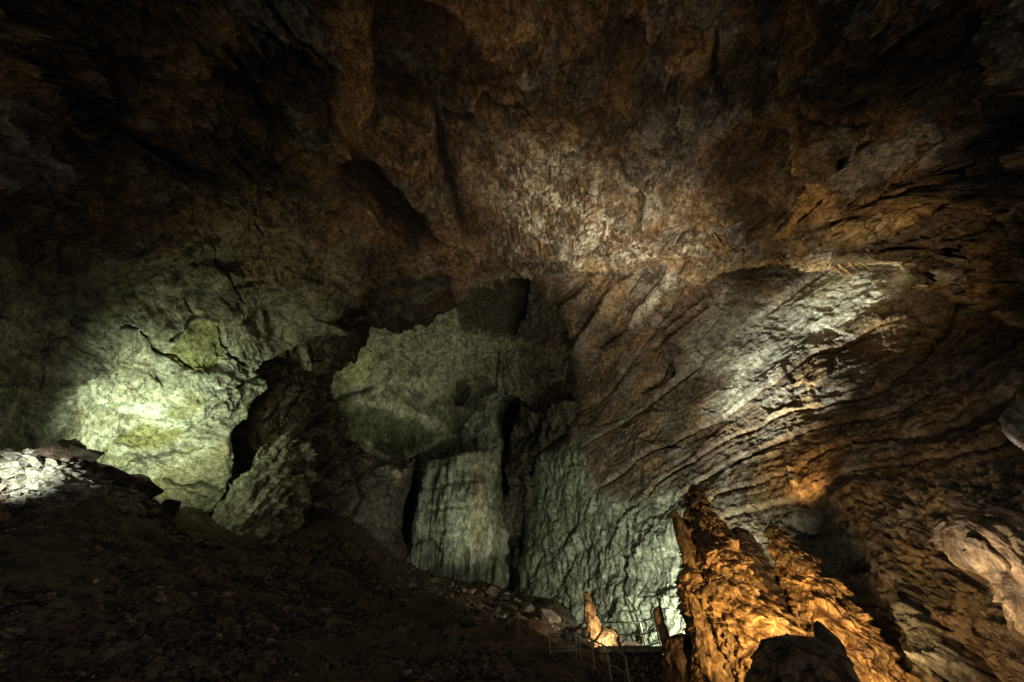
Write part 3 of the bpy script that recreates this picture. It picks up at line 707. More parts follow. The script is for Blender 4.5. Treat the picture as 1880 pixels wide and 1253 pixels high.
# ================================================================== floor and scree
FLO = [(300, 1253, 14), (-200, 1253, 13), (0, 960, 29), (0, 1100, 19), (150, 840, 34), (60, 850, 32), (-200, 840, 28), (300, 958, 39), (434, 990, 44), (560, 970, 51), (640, 957, 54), (735, 1031, 57), (867, 1075, 60), (961, 1100, 57),
       (1041, 1118, 46), (1055, 1143, 40), (900, 1253, 16), (1060, 1253, 19), (700, 1150, 26), (400, 1100, 23), (1100, 1190, 28), (1150, 1230, 25.5), (1250, 1195, 25.5), (1210, 1253, 24.5), (1400, 1253, 23), (1700, 1253, 24), (300, 1500, 10.6), (900, 1500, 10.6), (1600, 1500, 10.6), (300, 1900, 5.2), (1600, 1900, 5.2), (2080, 1253, 23)]
FLOOR_TOP = [(-220, 838), (0, 843), (80, 832), (108, 815), (130, 818), (152, 830), (160, 848), (199, 869), (220, 890), (246, 888), (262, 898), (270, 916), (311, 941), (325, 950), (343, 940), (362, 945), (375, 957), (394, 959), (430, 988), (484, 985), (542, 977), (578, 959), (640, 956), (672, 977), (708, 1013),
             (734, 1031), (773, 1049), (824, 1060), (867, 1075), (907, 1071), (961, 1100), (1016, 1097), (1041, 1118), (1055, 1143), (1066, 1165), (1085, 1176), (1130, 1182), (1200, 1188), (1300, 1205), (2090, 1245)]
fl_w_pts = [(c[0], c[1]) for c in FLO]; fl_w_val = [np.linalg.norm(ray(c[0], c[1])) / c[2] for c in FLO]
s = Sheet((-200, 2080, 800, 1900), FLO, (0.085, 0.062, 0.045), step=3.0, seed=10, warp=6)
s.N[...] = (0, 0, 1)
f1, f2, fac, rn = worley(s.p / f32(1.6), 51)
g1, g2, gfac, grn = worley(s.p / f32(0.6), 52)
far = sstep(8, 30, np.linalg.norm(s.P, axis=-1))
s.h += ((0.45 * (0.8 - f1) + 0.25 * (rn - .5)) * far + 0.14 * (0.7 - g1) + 0.5 * fbm(s.p / 6, 3, 135) * far).astype(f32)
s.col = mix(s.col, (0.16, 0.10, 0.065), rn * 0.6)
s.col = mix(s.col, (0.03, 0.025, 0.02), sstep(0.5, 0.8, f1) * 0.7)
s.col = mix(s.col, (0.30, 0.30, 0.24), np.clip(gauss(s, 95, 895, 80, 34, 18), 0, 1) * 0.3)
FLOOR = s
s.finish('ground', FLOOR_TOP + [(2090, 1910), (-220, 1910)], M_FLOOR, 6.0, kind='structure')

def floor_pt(px, py):
    w = float(tps(fl_w_pts, fl_w_val, np.array([float(px)]), np.array([float(py)]))[0])
    return CAM + ray(px, py) / w

# ------------------------------------------------------------------ boulders
def boulder_mesh(name, seed, mat, n=13, flat=0.7):
    r = random.Random(seed)
    bm = bmesh.new()
    for k in range(n):
        v = Vector((r.gauss(0, 1), r.gauss(0, 1), r.gauss(0, 1))).normalized()
        v *= r.uniform(0.85, 1.0)
        bm.verts.new((v.x * 0.55, v.y * 0.45, v.z * 0.5 * flat + 0.16))
    bmesh.ops.convex_hull(bm, input=bm.verts[:])
    for v in [v for v in bm.verts if not v.link_faces]: bm.verts.remove(v)
    bmesh.ops.bevel(bm, geom=bm.edges[:] , offset=0.035, segments=2, affect='EDGES', profile=0.6)
    bmesh.ops.triangulate(bm, faces=bm.faces[:])
    bmesh.ops.subdivide_edges(bm, edges=bm.edges[:], cuts=1, use_grid_fill=True)
    for v in bm.verts:
        n_ = perlin(np.array([[v.co.x * 4, v.co.y * 4, v.co.z * 4 + seed]]), 3)[0]
        v.co += v.co.normalized() * float(n_) * 0.06
    me = bpy.data.meshes.new(name); bm.to_mesh(me); bm.free()
    me.materials.append(mat)
    return me

LITB = [boulder_mesh('boulder', 100 + k, M_RUB, 10 + k % 5, 0.6 + 0.05 * (k % 4)) for k in range(9)]
M_SHADB = rock_mat('shadow_boulder_rock', 3.0, 0.8, 0.15, attr=False, base=(0.055, 0.042, 0.03), var=0.6)  # colour darkened so the backlit blocks read as silhouettes
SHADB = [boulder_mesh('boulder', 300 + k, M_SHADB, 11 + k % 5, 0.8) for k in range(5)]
DARKB = [boulder_mesh('boulder', 200 + k, M_BROWNB, 11 + k % 5, 0.8) for k in range(9)]

def put(me, px, py, size, label, cat, group=None, lift=0.0, rot=None):
    p = floor_pt(px, py)
    o = bpy.data.objects.new('boulder', me); col.objects.link(o)
    o.location = (p[0], p[1], p[2] + lift)
    rr = random.uniform
    o.rotation_euler = rot or (rr(-.5, .5), rr(-.5, .5), rr(0, 6.28))
    o.scale = (size * rr(.8, 1.3), size * rr(.8, 1.2), size * rr(.7, 1.1))
    o['label'] = label; o['category'] = cat
    if group: o['group'] = group
    return o

# named boulders of the lit bank
named = [
    (48, 862, 3.0, 'broad rounded pale slab at the top of the lit rubble bank on the left'),
    (75, 858, 2.0, 'pale green block right of the broad slab at the top of the lit bank'),
    (88, 890, 2.6, 'brightest white block in the middle of the lit rubble bank'),
    (104, 900, 1.8, 'white angular block beside the brightest block of the lit bank'),
    (40, 880, 1.6, 'white wedge at the left edge of the brightest spot in the rubble'),
    (128, 918, 1.8, 'ochre stained block below the brightest spot of the rubble bank'),
    (142, 926, 1.5, 'small ochre block at the lower edge of the lit bank'),
    (164, 918, 2.2, 'pale leaning slab in the middle of the lit tail of rubble'),
    (178, 908, 1.7, 'grey green slab behind the leaning pale slab of the rubble tail'),
    (204, 924, 1.2, 'narrow upright pale block left of the green standing slab'),
    (218, 922, 1.7, 'green tinted standing slab near the right end of the lit rubble'),
    (234, 923, 1.2, 'small pale block at the right end of the lit rubble'),
    (220, 938, 1.5, 'pale wedge lying below the standing slab of the lit rubble'),
    (182, 945, 1.2, 'green block low in front of the lit rubble tail'),
    (268, 970, 1.4, 'lone dim olive block on the dark slope right of the lit rubble')]
for k, (px, py, sz, lb) in enumerate(named):
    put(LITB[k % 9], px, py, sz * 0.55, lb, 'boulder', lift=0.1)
for k in range(130):
    t = random.random()
    px = 2 + t * 245 + random.gauss(0, 8); py = 860 + t * 70 + random.gauss(0, 13)
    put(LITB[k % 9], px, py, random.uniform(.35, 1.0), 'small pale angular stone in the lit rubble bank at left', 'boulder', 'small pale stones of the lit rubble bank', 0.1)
# silhouetted blocks behind the bank
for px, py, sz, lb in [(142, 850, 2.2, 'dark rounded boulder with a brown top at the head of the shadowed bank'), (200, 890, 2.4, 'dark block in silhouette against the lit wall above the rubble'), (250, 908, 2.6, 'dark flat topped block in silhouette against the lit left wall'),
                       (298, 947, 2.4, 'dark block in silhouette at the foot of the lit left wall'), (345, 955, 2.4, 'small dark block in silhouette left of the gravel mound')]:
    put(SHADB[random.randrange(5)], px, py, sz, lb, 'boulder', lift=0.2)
# brown boulders of the slope
cnt = 0
while cnt < 150:
    px = random.uniform(20, 1060); py = random.uniform(1010, 1250)
    top = np.interp(px, [p[0] for p in FLOOR_TOP], [p[1] for p in FLOOR_TOP])
    if py < top + 14: continue
    if px > 1010 and py > 1180: continue
    p = floor_pt(px, py); r = np.linalg.norm(p - CAM)
    put(DARKB[cnt % 9], px, py, min(2.4, random.uniform(0.018, 0.05) * r + 0.15), 'brown angular boulder on the dark rubble slope', 'boulder', 'brown boulders on the dark rubble slope', 0.0)
    cnt += 1
for px, py, sz, lb in [(1010, 1150, 2.2, 'rounded reddish boulder at the top right of the dark slope'), (985, 1172, 1.7, 'reddish block left of the stair landing on the dark slope'), (1003, 1140, 1.4, 'tall reddish stone below the foot of the green wall'), (960, 1185, 1.8, 'red brown block on the slope, lower left of the tall reddish stone')]:
    put(DARKB[random.randrange(9)], px, py, sz, lb, 'boulder', lift=0.1)

# fine scree: one mass
def scree():
    rr = np.random.default_rng(5)
    n = 19000
    px = rr.uniform(-60, 1120, n); py = rr.uniform(850, 1256, n)
    top = np.interp(px, [p[0] for p in FLOOR_TOP], [p[1] for p in FLOOR_TOP])
    ok = (py > top + 3) & ~((px > 1000) & (py > 1165))
    px, py = px[ok], py[ok]; n = len(px)
    w = tps(fl_w_pts, fl_w_val, px, py)
    D = FWD + RGT * ((px - 940) / FPX)[:, None] + UPV * ((626.5 - py) / FPX)[:, None]
    P = CAM + D / w[:, None]
    r = np.linalg.norm(P - CAM, axis=1)
    size = np.clip(rr.lognormal(-4.75, 0.5, n) * r, 0.06, 0.9)
    base = np.array([(1, 0, 0), (-1, 0, 0), (0, 1, 0), (0, -1, 0), (0, 0, 1), (0, 0, -1), (.6, .6, .6), (-.6, .6, .5)], float)
    tri = np.array([(0, 2, 6), (2, 4, 6), (4, 0, 6), (2, 1, 7), (1, 4, 7), (4, 2, 7), (1, 3, 4), (3, 0, 4), (2, 0, 5), (1, 2, 5), (3, 1, 5), (0, 3, 5)])
    V = base[None] * rr.uniform(.55, 1.2, (n, 8, 1)) + rr.normal(0, .18, (n, 8, 3))
    ax = rr.normal(size=(n, 3)); ax /= np.linalg.norm(ax, axis=1)[:, None]
    an = rr.uniform(0, 6.28, n)
    c, s_ = np.cos(an)[:, None, None], np.sin(an)[:, None, None]
    k = ax[:, None, :]
    V = V * c + np.cross(np.broadcast_to(k, V.shape), V) * s_ + k * (k * V).sum(-1, keepdims=True) * (1 - c)
    V = V * (size * 0.5)[:, None, None] * np.array([1.2, 1, .8]) + P[:, None, :] + np.array([0, 0, 0.1])
    T = (tri[None] + (np.arange(n) * 8)[:, None, None]).reshape(-1, 3)
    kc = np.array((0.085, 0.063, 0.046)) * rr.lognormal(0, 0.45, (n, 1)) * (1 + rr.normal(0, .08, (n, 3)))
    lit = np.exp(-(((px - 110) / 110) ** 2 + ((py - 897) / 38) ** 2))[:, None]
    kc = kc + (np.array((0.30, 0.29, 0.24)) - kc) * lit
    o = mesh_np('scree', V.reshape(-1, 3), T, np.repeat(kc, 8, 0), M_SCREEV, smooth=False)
    o['kind'] = 'stuff'; o['label'] = 'dark loose scree covering the rubble slope'; o['category'] = 'scree'
scree()

# ------------------------------------------------------------------ stalagmites
def axis_z(T, py):
    """height of the point of the plumb line through T that is seen in row py"""
    k = (626.5 - py) / FPX
    x, y, z = T - CAM
    # (U.p) = k (F.p):  -y sin + z cos = k (y cos + z sin)
    sn, cs = math.sin(PITCH), math.cos(PITCH)
    return y * (k * cs + sn) / (cs - k * sn) + CAM[2]

def spire(name, rows, r, tip, parent, seed, base=(0.33, 0.18, 0.05), terr=0.16, nth=170, nh=220, mat=None, knob=0.10, tspace=0.7, grain=0.85, shade=0.45):
    T = at(tip[0], tip[1], r)
    zs, cx, rad = [T[2]], [0.0], [0.0]
    for py, xl, xr in rows:
        z = axis_z(T, py)
        p = np.array([T[0], T[1], z]) - CAM
        zd = p @ FWD
        apx = 940 + FPX * p[0] / zd
        zs.append(z); cx.append(((xl + xr) / 2 - apx) * zd / FPX); rad.append((xr - xl) / 2 * zd / FPX)
    zs = np.array(zs); order = np.argsort(zs)
    zs, cx, rad = zs[order], np.array(cx)[order], np.array(rad)[order]
    rad[-1] = max(rad[-1], rad[-2] * 0.25)
    t = np.linspace(0, 1, nh) ** 0.9
    z = zs[-1] + (zs[0] - zs[-1]) * t
    R = np.interp(z, zs, rad); Cx = np.interp(z, zs, cx)
    th = np.linspace(0, 2 * np.pi, nth, endpoint=False)
    TH, Z = np.meshgrid(th, z)
    Rr = R[:, None] + 0 * TH
    q = np.stack([np.cos(TH) * Rr + T[0], np.sin(TH) * Rr + T[1], Z], -1)
    big = fbm(q / 2.2, 3, seed)
    ph = Z / tspace + 1.1 * fbm(q / 1.6, 3, seed + 3) + 0.5 * fbm(q / 0.5, 2, seed + 5)
    saw = 1 - (ph - np.floor(ph))                      # swells downward, cut back beneath
    lip = saw ** 1.5
    qw = q + np.stack([fbm(q / .8, 2, seed + 20), fbm(q / .8, 2, seed + 21), fbm(q / .8, 2, seed + 22)], -1) * 0.22
    f1, f2, dz, rn = worley(qw * np.array([1, 1, 0.62]) / (0.62 * grain), seed + 7, True)
    g1, g2, gz, gr = worley(qw * np.array([1, 1, 0.45]) / (0.25 * grain), seed + 8, True)
    tong = np.clip(0.95 - f1, 0, 1) * (0.55 - 0.9 * dz) + 0.35 * (rn - 0.5)
    tong2 = np.clip(0.95 - g1, 0, 1) * (0.55 - 0.9 * gz) + 0.3 * (gr - 0.5)
    q2 = q * np.array([1, 1, 0.4])
    scale = np.clip(Rr / 0.9, 0.12, 1.0)
    d = scale * (0.45 * big * np.clip(Rr / 2.0, 0.2, 1) + terr * (lip - 0.5) + knob * 1.8 * (tong - 0.22) + knob * 1.4 * (tong2 - 0.22) - 0.03 - 0.75 * knob + 0.05 * ridged(q2 / 0.35, 4, seed + 11))
    Rr = np.maximum(Rr + d, 0.01)
    X = T[0] + Cx[:, None] + np.cos(TH) * Rr; Y = T[1] + np.sin(TH) * Rr
    V = np.stack([X, Y, Z], -1).reshape(-1, 3)
    K = np.zeros((nh, nth, 3), f32) + np.array(base, f32)
    K = mix(K, np.array(base) * np.array((0.2, 0.15, 0.12)), np.clip(sstep(0.2, 0.02, f2 - f1) * 0.8 + sstep(0.15, 0.0, g2 - g1) * 0.4 + sstep(0.05, 0.45, dz) * 0.7 + sstep(0.1, 0.45, gz) * 0.5, 0, 1) * 0.92)  # shade of the gaps and tongue tops painted into the colour
    K = mix(K, np.array(base) * 1.5, sstep(0.0, 0.4, fbm(q / 0.9, 3, seed + 13)) * 0.6)
    K = mix(K, np.array(base) * 0.45, sstep(0.0, 0.4, fbm(q / 1.7, 3, seed + 15)) * 0.6)
    K *= (shade + (1 - shade) * sstep(0.0, 0.42, t))[:, None, None]  # darker tip: brown crust and weaker light, both in the colour
    V = np.concatenate([V, [[T[0] + Cx[0], T[1], z[0] + 0.4 * R[0]]]])
    K = np.concatenate([K.reshape(-1, 3), K.reshape(-1, 3)[:1]])
    i = np.arange(nh * nth).reshape(nh, nth); j = np.roll(i, -1, 1)
    Q = np.stack([i[:-1], i[1:], j[1:], j[:-1]], -1).reshape(-1, 4)
    tipi = nh * nth
    capq = np.stack([np.full(nth, tipi), i[0], j[0], j[0]], -1)
    ob = mesh_np(name, V, Q, K, mat or M_FLOW, parent)
    # close the tip
    bm = bmesh.new(); bm.from_mesh(ob.data); bm.verts.ensure_lookup_table()
    for a in range(nth):
        try:
            f = bm.faces.new((bm.verts[tipi], bm.verts[i[0, a]], bm.verts[j[0, a]])); f.smooth = True
        except ValueError: pass
    bmesh.ops.recalc_face_normals(bm, faces=bm.faces[:])
    bm.to_mesh(ob.data); bm.free()
    return ob

def thing(name, label, cat, group=None):
    o = bpy.data.objects.new(name, None); col.objects.link(o)
    o['label'] = label; o['category'] = cat
    if group: o['group'] = group
    return o

ORANGE = (0.36, 0.205, 0.07)
t = thing('stalagmite', 'largest golden stalagmite mass with three fused spires, right of the green wall', 'stalagmite')
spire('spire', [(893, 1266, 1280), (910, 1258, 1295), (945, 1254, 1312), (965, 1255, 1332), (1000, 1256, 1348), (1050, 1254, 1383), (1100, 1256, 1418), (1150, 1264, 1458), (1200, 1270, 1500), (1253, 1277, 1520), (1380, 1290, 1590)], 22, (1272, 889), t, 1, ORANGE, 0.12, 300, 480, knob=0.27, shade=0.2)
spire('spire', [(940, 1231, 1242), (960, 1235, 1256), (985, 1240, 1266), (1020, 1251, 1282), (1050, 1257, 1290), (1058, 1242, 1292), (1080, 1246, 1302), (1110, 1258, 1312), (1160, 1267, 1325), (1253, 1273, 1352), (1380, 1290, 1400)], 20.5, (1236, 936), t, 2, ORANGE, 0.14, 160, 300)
spire('shoulder', [(972, 1340, 1364), (985, 1338, 1380), (1010, 1345, 1398), (1050, 1358, 1421), (1080, 1370, 1441), (1125, 1385, 1453), (1150, 1395, 1466), (1180, 1410, 1480), (1253, 1440, 1500), (1380, 1480, 1570)], 22.6, (1352, 968), t, 3, (0.11, 0.065, 0.03), 0.14, 160, 300)  # shoulder's shadow painted as a darker base colour
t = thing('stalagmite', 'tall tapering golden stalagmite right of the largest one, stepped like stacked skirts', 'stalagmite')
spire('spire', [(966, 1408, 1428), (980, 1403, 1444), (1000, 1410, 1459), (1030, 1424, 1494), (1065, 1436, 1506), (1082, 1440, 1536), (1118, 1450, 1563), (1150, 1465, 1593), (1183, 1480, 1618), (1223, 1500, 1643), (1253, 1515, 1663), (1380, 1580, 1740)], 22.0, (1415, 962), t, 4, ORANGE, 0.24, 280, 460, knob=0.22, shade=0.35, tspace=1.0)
t = thing('rock_stump', 'dark flat topped rock stump in front of the golden stalagmites at the bottom', 'rock')
spire('stump', [(1169, 1420, 1470), (1173, 1402, 1486), (1182, 1398, 1500), (1208, 1394, 1540), (1253, 1384, 1566), (1380, 1360, 1640)], 13.5, (1445, 1166), t, 5, (0.17, 0.105, 0.06), 0.10, 170, 200, knob=0.12)
spire('spire', [(1143, 1494, 1507), (1152, 1493, 1515), (1166, 1496, 1530), (1190, 1500, 1549), (1220, 1510, 1559), (1253, 1520, 1574), (1380, 1560, 1650)], 13.8, (1500, 1140), t, 6, (0.17, 0.105, 0.06), 0.07, 130, 180, knob=0.1)
t = thing('stalagmite', 'slim lit stalagmite with white base beside the walkway railing', 'stalagmite')
spire('spire', [(1090, 1071, 1083), (1100, 1071, 1087), (1112, 1071, 1091), (1130, 1073, 1096), (1150, 1076, 1106), (1165, 1080, 1116), (1195, 1085, 1124)], 25.5, (1077, 1087), t, 8, (0.5, 0.34, 0.17), 0.12, 110, 200, tspace=0.5)
spire('mound', [(1153, 1108, 1124), (1157, 1104, 1131), (1168, 1099, 1137), (1183, 1092, 1140), (1200, 1088, 1150)], 24.8, (1117, 1150), t, 9, (0.40, 0.29, 0.16), 0.16, 140, 140, knob=0.22, tspace=0.5)
t = thing('stalagmite', 'short brown leaning stalagmite between the walkway corner and the largest stalagmite', 'stalagmite')
spire('spire', [(1117, 1202, 1216), (1123, 1199, 1217), (1145, 1205, 1220), (1155, 1208, 1226), (1172, 1212, 1231), (1215, 1222, 1240)], 21.5, (1210, 1114), t, 10, (0.36, 0.19, 0.07), 0.10, 110, 200, tspace=0.4)
spire('mound', [(1166, 1236, 1262), (1174, 1218, 1268), (1195, 1216, 1272), (1225, 1216, 1280), (1253, 1214, 1288), (1380, 1200, 1330)], 20.3, (1250, 1163), t, 11, (0.22, 0.12, 0.045), 0.14, 150, 200, knob=0.12)
t = thing('flowstone_column', 'white and rust streaked flowstone column at the right edge', 'flowstone')
spire('column', [(950, 1730, 1806), (968, 1731, 1840), (985, 1738, 1866), (1017, 1764, 1905), (1057, 1817, 1950), (1090, 1847, 1985), (1136, 1880, 2030), (1253, 1960, 2130), (1330, 2010, 2190)], 18.0, (1765, 943), t, 12, (0.34, 0.225, 0.12), 0.2, 260, 320, knob=0.10, tspace=1.6, grain=1.3, shade=0.6)
t = thing('stalagmite', 'rounded grey stalagmite top cut by the right edge of the frame', 'stalagmite')
spire('spire', [(743, 1864, 1898), (748, 1853, 1906), (757, 1846, 1916), (775, 1857, 1940), (792, 1874, 1962), (900, 1985, 2090), (1000, 2080, 2190)], 15, (1880, 740), t, 14, (0.36, 0.31, 0.25), 0.04, 140, 200, knob=0.08)

# ------------------------------------------------------------------ small stalactites along the ceiling edge
def ceil_pt(px, py, back=0.2):
    w = float(tps([(c[0], c[1]) for c in SHELL], [np.linalg.norm(ray(c[0], c[1])) / c[2] for c in SHELL], np.array([float(px)]), np.array([float(py)]))[0])
    return CAM + ray(px, py) / w
def straw_mesh(seed):
    r = random.Random(seed); bm = bmesh.new(); n = 9; rings = []
    for k in range(9):
        t_ = k / 8; rad = 0.11 * (1 - t_) ** 0.7 * r.uniform(.85, 1.15) + 0.006
        if k == 0: rad *= 1.6
        rings.append([bm.verts.new((rad * math.cos(a * 6.283 / n) * r.uniform(.8, 1.2) + 0.02 * math.sin(t_ * 5), rad * math.sin(a * 6.283 / n), -t_)) for a in range(n)])
    for a, b in zip(rings, rings[1:]):
        for k in range(n):
            bm.faces.new((a[k], a[(k + 1) % n], b[(k + 1) % n], b[k]))
    bm.faces.new(rings[-1]); bm.faces.new(rings[0][::-1])
    for f in bm.faces: f.smooth = True
    me = bpy.data.meshes.new('stalactite'); bm.to_mesh(me); bm.free(); me.materials.append(M_STRAW); return me
STRAWS = [straw_mesh(k) for k in range(6)]
for k in range(210):
    t_ = random.random()
    px = 1290 + 270 * t_ + random.gauss(0, 6)
    py = np.interp(px, [1290, 1353, 1420, 1525, 1570], [470, 462, 455, 468, 466]) + random.uniform(-38, 14)
    p = ceil_pt(px, py)
    o = bpy.data.objects.new('stalactite', STRAWS[k % 6]); col.objects.link(o)
    o.location = (p[0], p[1], p[2] + 0.5); L_ = random.uniform(1.0, 3.0)
    o.scale = (L_ * .6, L_ * .6, L_); o.rotation_euler = (random.gauss(0, .03), random.gauss(0, .03), random.uniform(0, 6))
    o['label'] = 'thin brown stalactite in the fringe along the ceiling edge at right'; o['category'] = 'stalactite'; o['group'] = 'stalactite fringe along the ceiling edge'

# ------------------------------------------------------------------ walkway: masonry, slab, rails, stairs
def bar(bm, a, b, r=0.03, n=8):
    a = Vector(a); b = Vector(b); d = (b - a).normalized()
    u = d.orthogonal().normalized(); v = d.cross(u)
    A = [bm.verts.new(a + (u * math.cos(k * 6.2832 / n) + v * math.sin(k * 6.2832 / n)) * r) for k in range(n)]
    B = [bm.verts.new(b + (u * math.cos(k * 6.2832 / n) + v * math.sin(k * 6.2832 / n)) * r) for k in range(n)]
    for k in range(n): bm.faces.new((A[k], A[(k + 1) % n], B[(k + 1) % n], B[k]))
    bm.faces.new(A[::-1]); bm.faces.new(B)
def box(bm, x0, x1, y0, y1, z0, z1):
    vs = [bm.verts.new((x, y, z)) for x in (x0, x1) for y in (y0, y1) for z in (z0, z1)]
    for f in ((0, 1, 3, 2), (4, 6, 7, 5), (0, 4, 5, 1), (2, 3, 7, 6), (0, 2, 6, 4), (1, 5, 7, 3)): bm.faces.new([vs[k] for k in f])
def obj(name, bm, mat, parent=None, bevel=0):
    if bevel: bmesh.ops.bevel(bm, geom=bm.edges[:], offset=bevel, segments=2, affect='EDGES')
    bmesh.ops.recalc_face_normals(bm, faces=bm.faces[:])
    me = bpy.data.meshes.new(name); bm.to_mesh(me); bm.free(); me.materials.append(mat)
    o = bpy.data.objects.new(name, me); col.objects.link(o); o.parent = parent; return o

PC = at(1214, 1187, 24.0)
WX0, WX1, WY, WZ = PC[0] - 3.1, PC[0] - 0.05, PC[1], PC[2]
# rubble masonry: a relief of rounded stones with mortar joints
def masonry(name, x0, x1, z0, z1, y, parent, seed):
    nx, nz = int((x1 - x0) / 0.02), int((z1 - z0) / 0.02)
    X, Z = np.meshgrid(np.linspace(x0, x1, nx), np.linspace(z0, z1, nz))
    q = np.stack([X, np.zeros_like(X), Z * 1.15], -1)
    qd = q + np.stack([fbm(q / .5, 2, 3), 0 * X, fbm(q / .5, 2, 4)], -1) * 0.08
    f1, f2, fac, rn = worley(qd / 0.27 * np.array([1, 0, 1]) + np.array([0, 0.5, 0]), seed)
    e = sstep(0.03, 0.2, f2 - f1)
    h = 0.10 * e + 0.03 * fac * e + 0.02 * fbm(q / .1, 3, 5)
    edge = np.minimum(np.minimum(X - x0, x1 - X), z1 - Z)
    h = h - 0.12 * sstep(0.05, 0, edge)
    V = np.stack([X, y - h, Z], -1).reshape(-1, 3)
    K = mix(np.zeros(X.shape + (3,), f32) + np.array((0.05, 0.04, 0.028), f32), (0.30, 0.22, 0.12), e)
    K = mix(K, (0.16, 0.11, 0.065), e * rn)
    i = np.arange(nx * nz).reshape(nz, nx)
    Q = np.stack([i[:-1, :-1], i[:-1, 1:], i[1:, 1:], i[1:, :-1]], -1).reshape(-1, 4)
    return mesh_np(name, V, Q, K.reshape(-1, 3), M_MASON, parent)
t = thing('walkway', 'stone walkway on a rubble masonry wall at the bottom centre right', 'walkway')
masonry('masonry_wall', WX0, WX1 - 0.75, WZ - 3.2, WZ - 0.26, WY, t, 61)
masonry('pier', WX1 - 0.7, WX1 + 0.05, WZ - 3.2, WZ - 0.26, WY - 0.14, t, 62)
bm = bmesh.new(); box(bm, WX0, WX1, WY + 0.02, WY + 2.4, WZ - 3.2, WZ - 0.27); obj('wall_core', bm, M_SCREE, t)
bm = bmesh.new(); box(bm, WX0, WX1 + 0.14, WY - 0.24, WY + 2.5, WZ - 0.25, WZ); obj('slab', bm, M_RUB, t, 0.04)

def railing(label, pts, h, mids, parent_name='railing', brace=False, posts=True):
    t = thing(parent_name, label, 'railing')
    pts = [Vector(p) for p in pts]
    for p in pts:
        bm = bmesh.new(); bar(bm, p, p + Vector((0, 0, h)), 0.036); obj('post', bm, M_STEEL, t)
    for z in mids:
        bm = bmesh.new()
        for a, b in zip(pts, pts[1:]): bar(bm, a + Vector((0, 0, z)), b + Vector((0, 0, z)), 0.03)
        obj('rail', bm, M_STEEL, t)
    return t
railing('steel railing along the back and right end of the stone walkway', [(WX1 - 2.3, WY + 2.3, WZ), (WX1 - 0.1, WY + 2.3, WZ), (WX1 + 0.05, WY + 0.1, WZ)], 1.15, (1.15, 0.62, 0.14))
LP = at(1011, 1217, 21.5)
railing('low steel railing panel at the stair landing left of the masonry wall', [(LP[0], LP[1], LP[2]), (LP[0] + 1.2, LP[1] - 0.05, LP[2])], 1.05, (1.0, 0.5, 0.38, 0.05))
A = np.array([LP[0] + 1.35, LP[1] - 0.2, LP[2]]); B = at(1160, 1279, 17.0)
n = 9
t = thing('staircase', 'dark stone stairs descending from the landing in front of the masonry wall', 'stairs')
bm = bmesh.new()
for k in range(n):
    a = A + (B - A) * (k / n); b = A + (B - A) * ((k + 1) / n)
    box(bm, min(a[0], b[0]) - 0.05, max(a[0], b[0]), b[1] - 0.02 - 0.2, b[1] + 1.2, b[2] - 2.0, a[2] - 0.05 - 0.001 * k)
obj('steps', bm, M_SCREE, t)
sp = [tuple(A + (B - A) * k / 3.0) for k in range(4)]
railing('sloping steel handrail along the stairs below the walkway', sp, 1.0, (1.0, 0.52))

# ================================================================== light
w = bpy.data.worlds.new('World'); sc.world = w; w.use_nodes = True
bg = w.node_tree.nodes['Background']
bg.inputs['Color'].default_value = (1.0, 0.95, 0.86, 1); bg.inputs['Strength'].default_value = 0.14

def spot(name, pos, target, watts, color, angle, blend=0.6, size=0.15):
    l = bpy.data.lights.new(name, 'SPOT'); l.energy = watts; l.color = color; l.spot_size = math.radians(angle); l.spot_blend = blend; l.shadow_soft_size = size
    o = bpy.data.objects.new(name, l); col.objects.link(o); o.location = pos
    o.rotation_euler = Vector(np.array(target) - np.array(pos)).to_track_quat('-Z', 'Y').to_euler()
    return o
GREEN = (0.86, 1.0, 0.66); WARM = (1.0, 0.62, 0.28); WHITE = (1.0, 0.92, 0.75); AMBER = (1.0, 0.6, 0.2)
K_ = 1000
spot('unseen_spot', at(322, 848, 38.0), at(312, 735, 45), 6.8 * K_, (0.86, 1.0, 0.62), 150, 1.0, 1.3)
spot('unseen_spot', at(-70, 812, 28.5), at(130, 903, 34), 3.4 * K_, (0.93, 1, 0.85), 62, 1.0, .08)
spot('unseen_spot', at(335, 925, 39.5), at(470, 900, 47), 0.4 * K_, GREEN, 80, 1.0, .1)  # added lamp, lifts the outcrop out of the wall edge's shadow
spot('unseen_spot', at(755, 950, 50), at(742, 695, 82), 15 * K_, (0.95, 1.0, 0.62), 56, 1.0, .3)  # unseen lamp hung in mid-air to light the chamber lobe
spot('unseen_spot', at(840, 1040, 60), at(860, 930, 68), 1.8 * K_, (0.95, 1.0, 0.7), 110, 0.9, .3)
spot('unseen_spot', at(1270, 1150, 25.2), at(1150, 950, 42), 15 * K_, (0.98, 1, 0.74), 140, 0.9, .15)
spot('unseen_spot', at(1020, 1120, 32), at(1600, 525, 46), 140 * K_, (0.97, 1, 0.8), 21, 1.0, .2)  # unseen mid-air spots, added side by side to draw the diagonal streak
spot('unseen_spot', at(1020, 1121, 32), at(1470, 620, 46), 100 * K_, (0.97, 1, 0.8), 23, 1.0, .2)
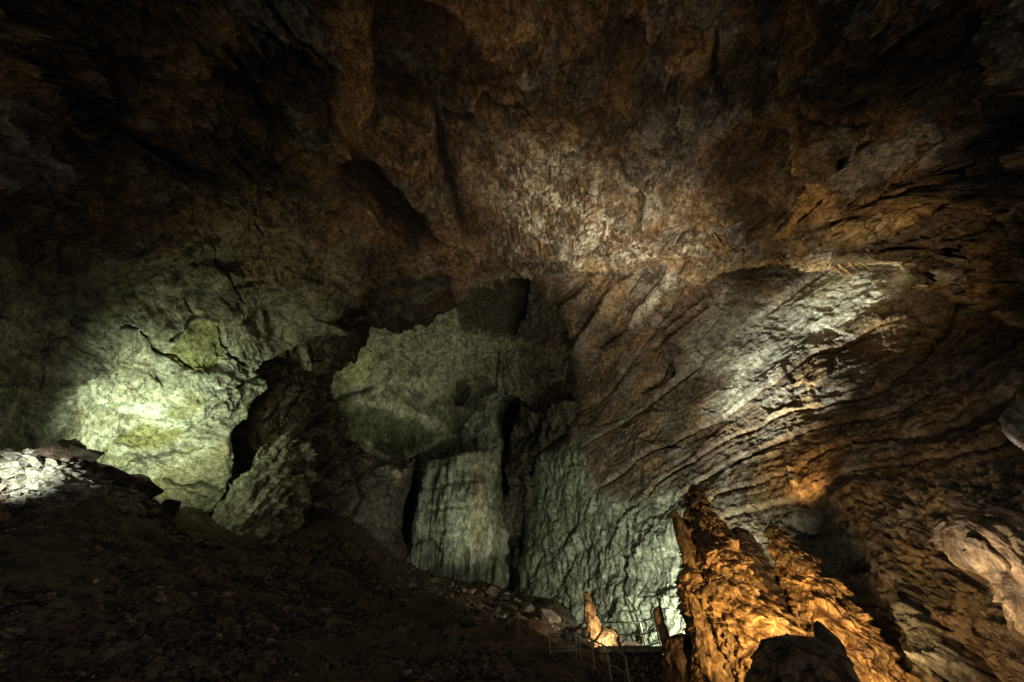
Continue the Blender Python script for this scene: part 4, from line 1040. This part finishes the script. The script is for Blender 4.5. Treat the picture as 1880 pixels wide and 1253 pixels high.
spot('unseen_spot', at(1020, 1122, 32), at(1340, 730, 44), 26 * K_, WHITE, 18, 1.0, .2)
spot('unseen_spot', at(1020, 1123, 32), at(1195, 545, 50), 26 * K_, WHITE, 10, 1.0, .2)
spot('unseen_spot', at(950, 1335, 11.5), at(1000, 410, 51), 21 * K_, (1.0, 0.79, 0.52), 84, 1.0, .3)
spot('unseen_spot', at(950, 1337, 11.5), at(1170, 462, 51), 120 * K_, (1.0, 0.86, 0.62), 32, 1.0, .3)  # extra unseen spot, added to brighten the ceiling edge
spot('unseen_spot', at(1430, 1238, 16.0), at(1330, 1040, 21), 1.55 * K_, (1.0, 0.69, 0.31), 120, 0.8, .08)
spot('unseen_spot', at(1570, 1250, 16.5), at(1500, 1060, 21), 1.2 * K_, (1.0, 0.69, 0.31), 110, 0.8, .08)
spot('unseen_spot', at(1480, 910, 29.6), at(1466, 880, 32), 0.85 * K_, (1.0, 0.6, 0.22), 80, 1.0, .1)
spot('unseen_spot', at(1690, 1120, 15.5), at(1800, 1010, 17.5), 0.6 * K_, (1.0, 0.85, 0.62), 110, 1.0, .1)
spot('unseen_spot', at(1113, 1178, 23.2), at(1092, 1140, 25), 0.42 * K_, (1.0, 0.75, 0.45), 120, 0.8, .08)
spot('unseen_spot', at(1232, 1262, 20.0), at(1180, 1212, 24), 0.06 * K_, (1.0, 0.7, 0.38), 100, 1.0, .1)  # weak lamp added to lift the dark masonry
spot('unseen_spot', at(1640, 1300, 16), at(1700, 1150, 23), 0.6 * K_, (1.0, 0.70, 0.4), 120, 1.0, .2)
spot('unseen_spot', at(950, 1338, 11.5), at(1560, 430, 42), 34 * K_, (1.0, 0.74, 0.4), 30, 1.0, .3)  # added beam for the golden ceiling at right
spot('unseen_spot', at(950, 1339, 11.5), at(1010, 365, 47), 46 * K_, (1.0, 0.86, 0.62), 26, 1.0, .3)  # added beam to brighten the pale middle of the ceiling
spot('unseen_spot', at(1700, 1135, 14), at(1885, 775, 15), 0.9 * K_, (1.0, 0.9, 0.75), 20, 1.0, .1)  # added to brighten the stalagmite top at the right edge
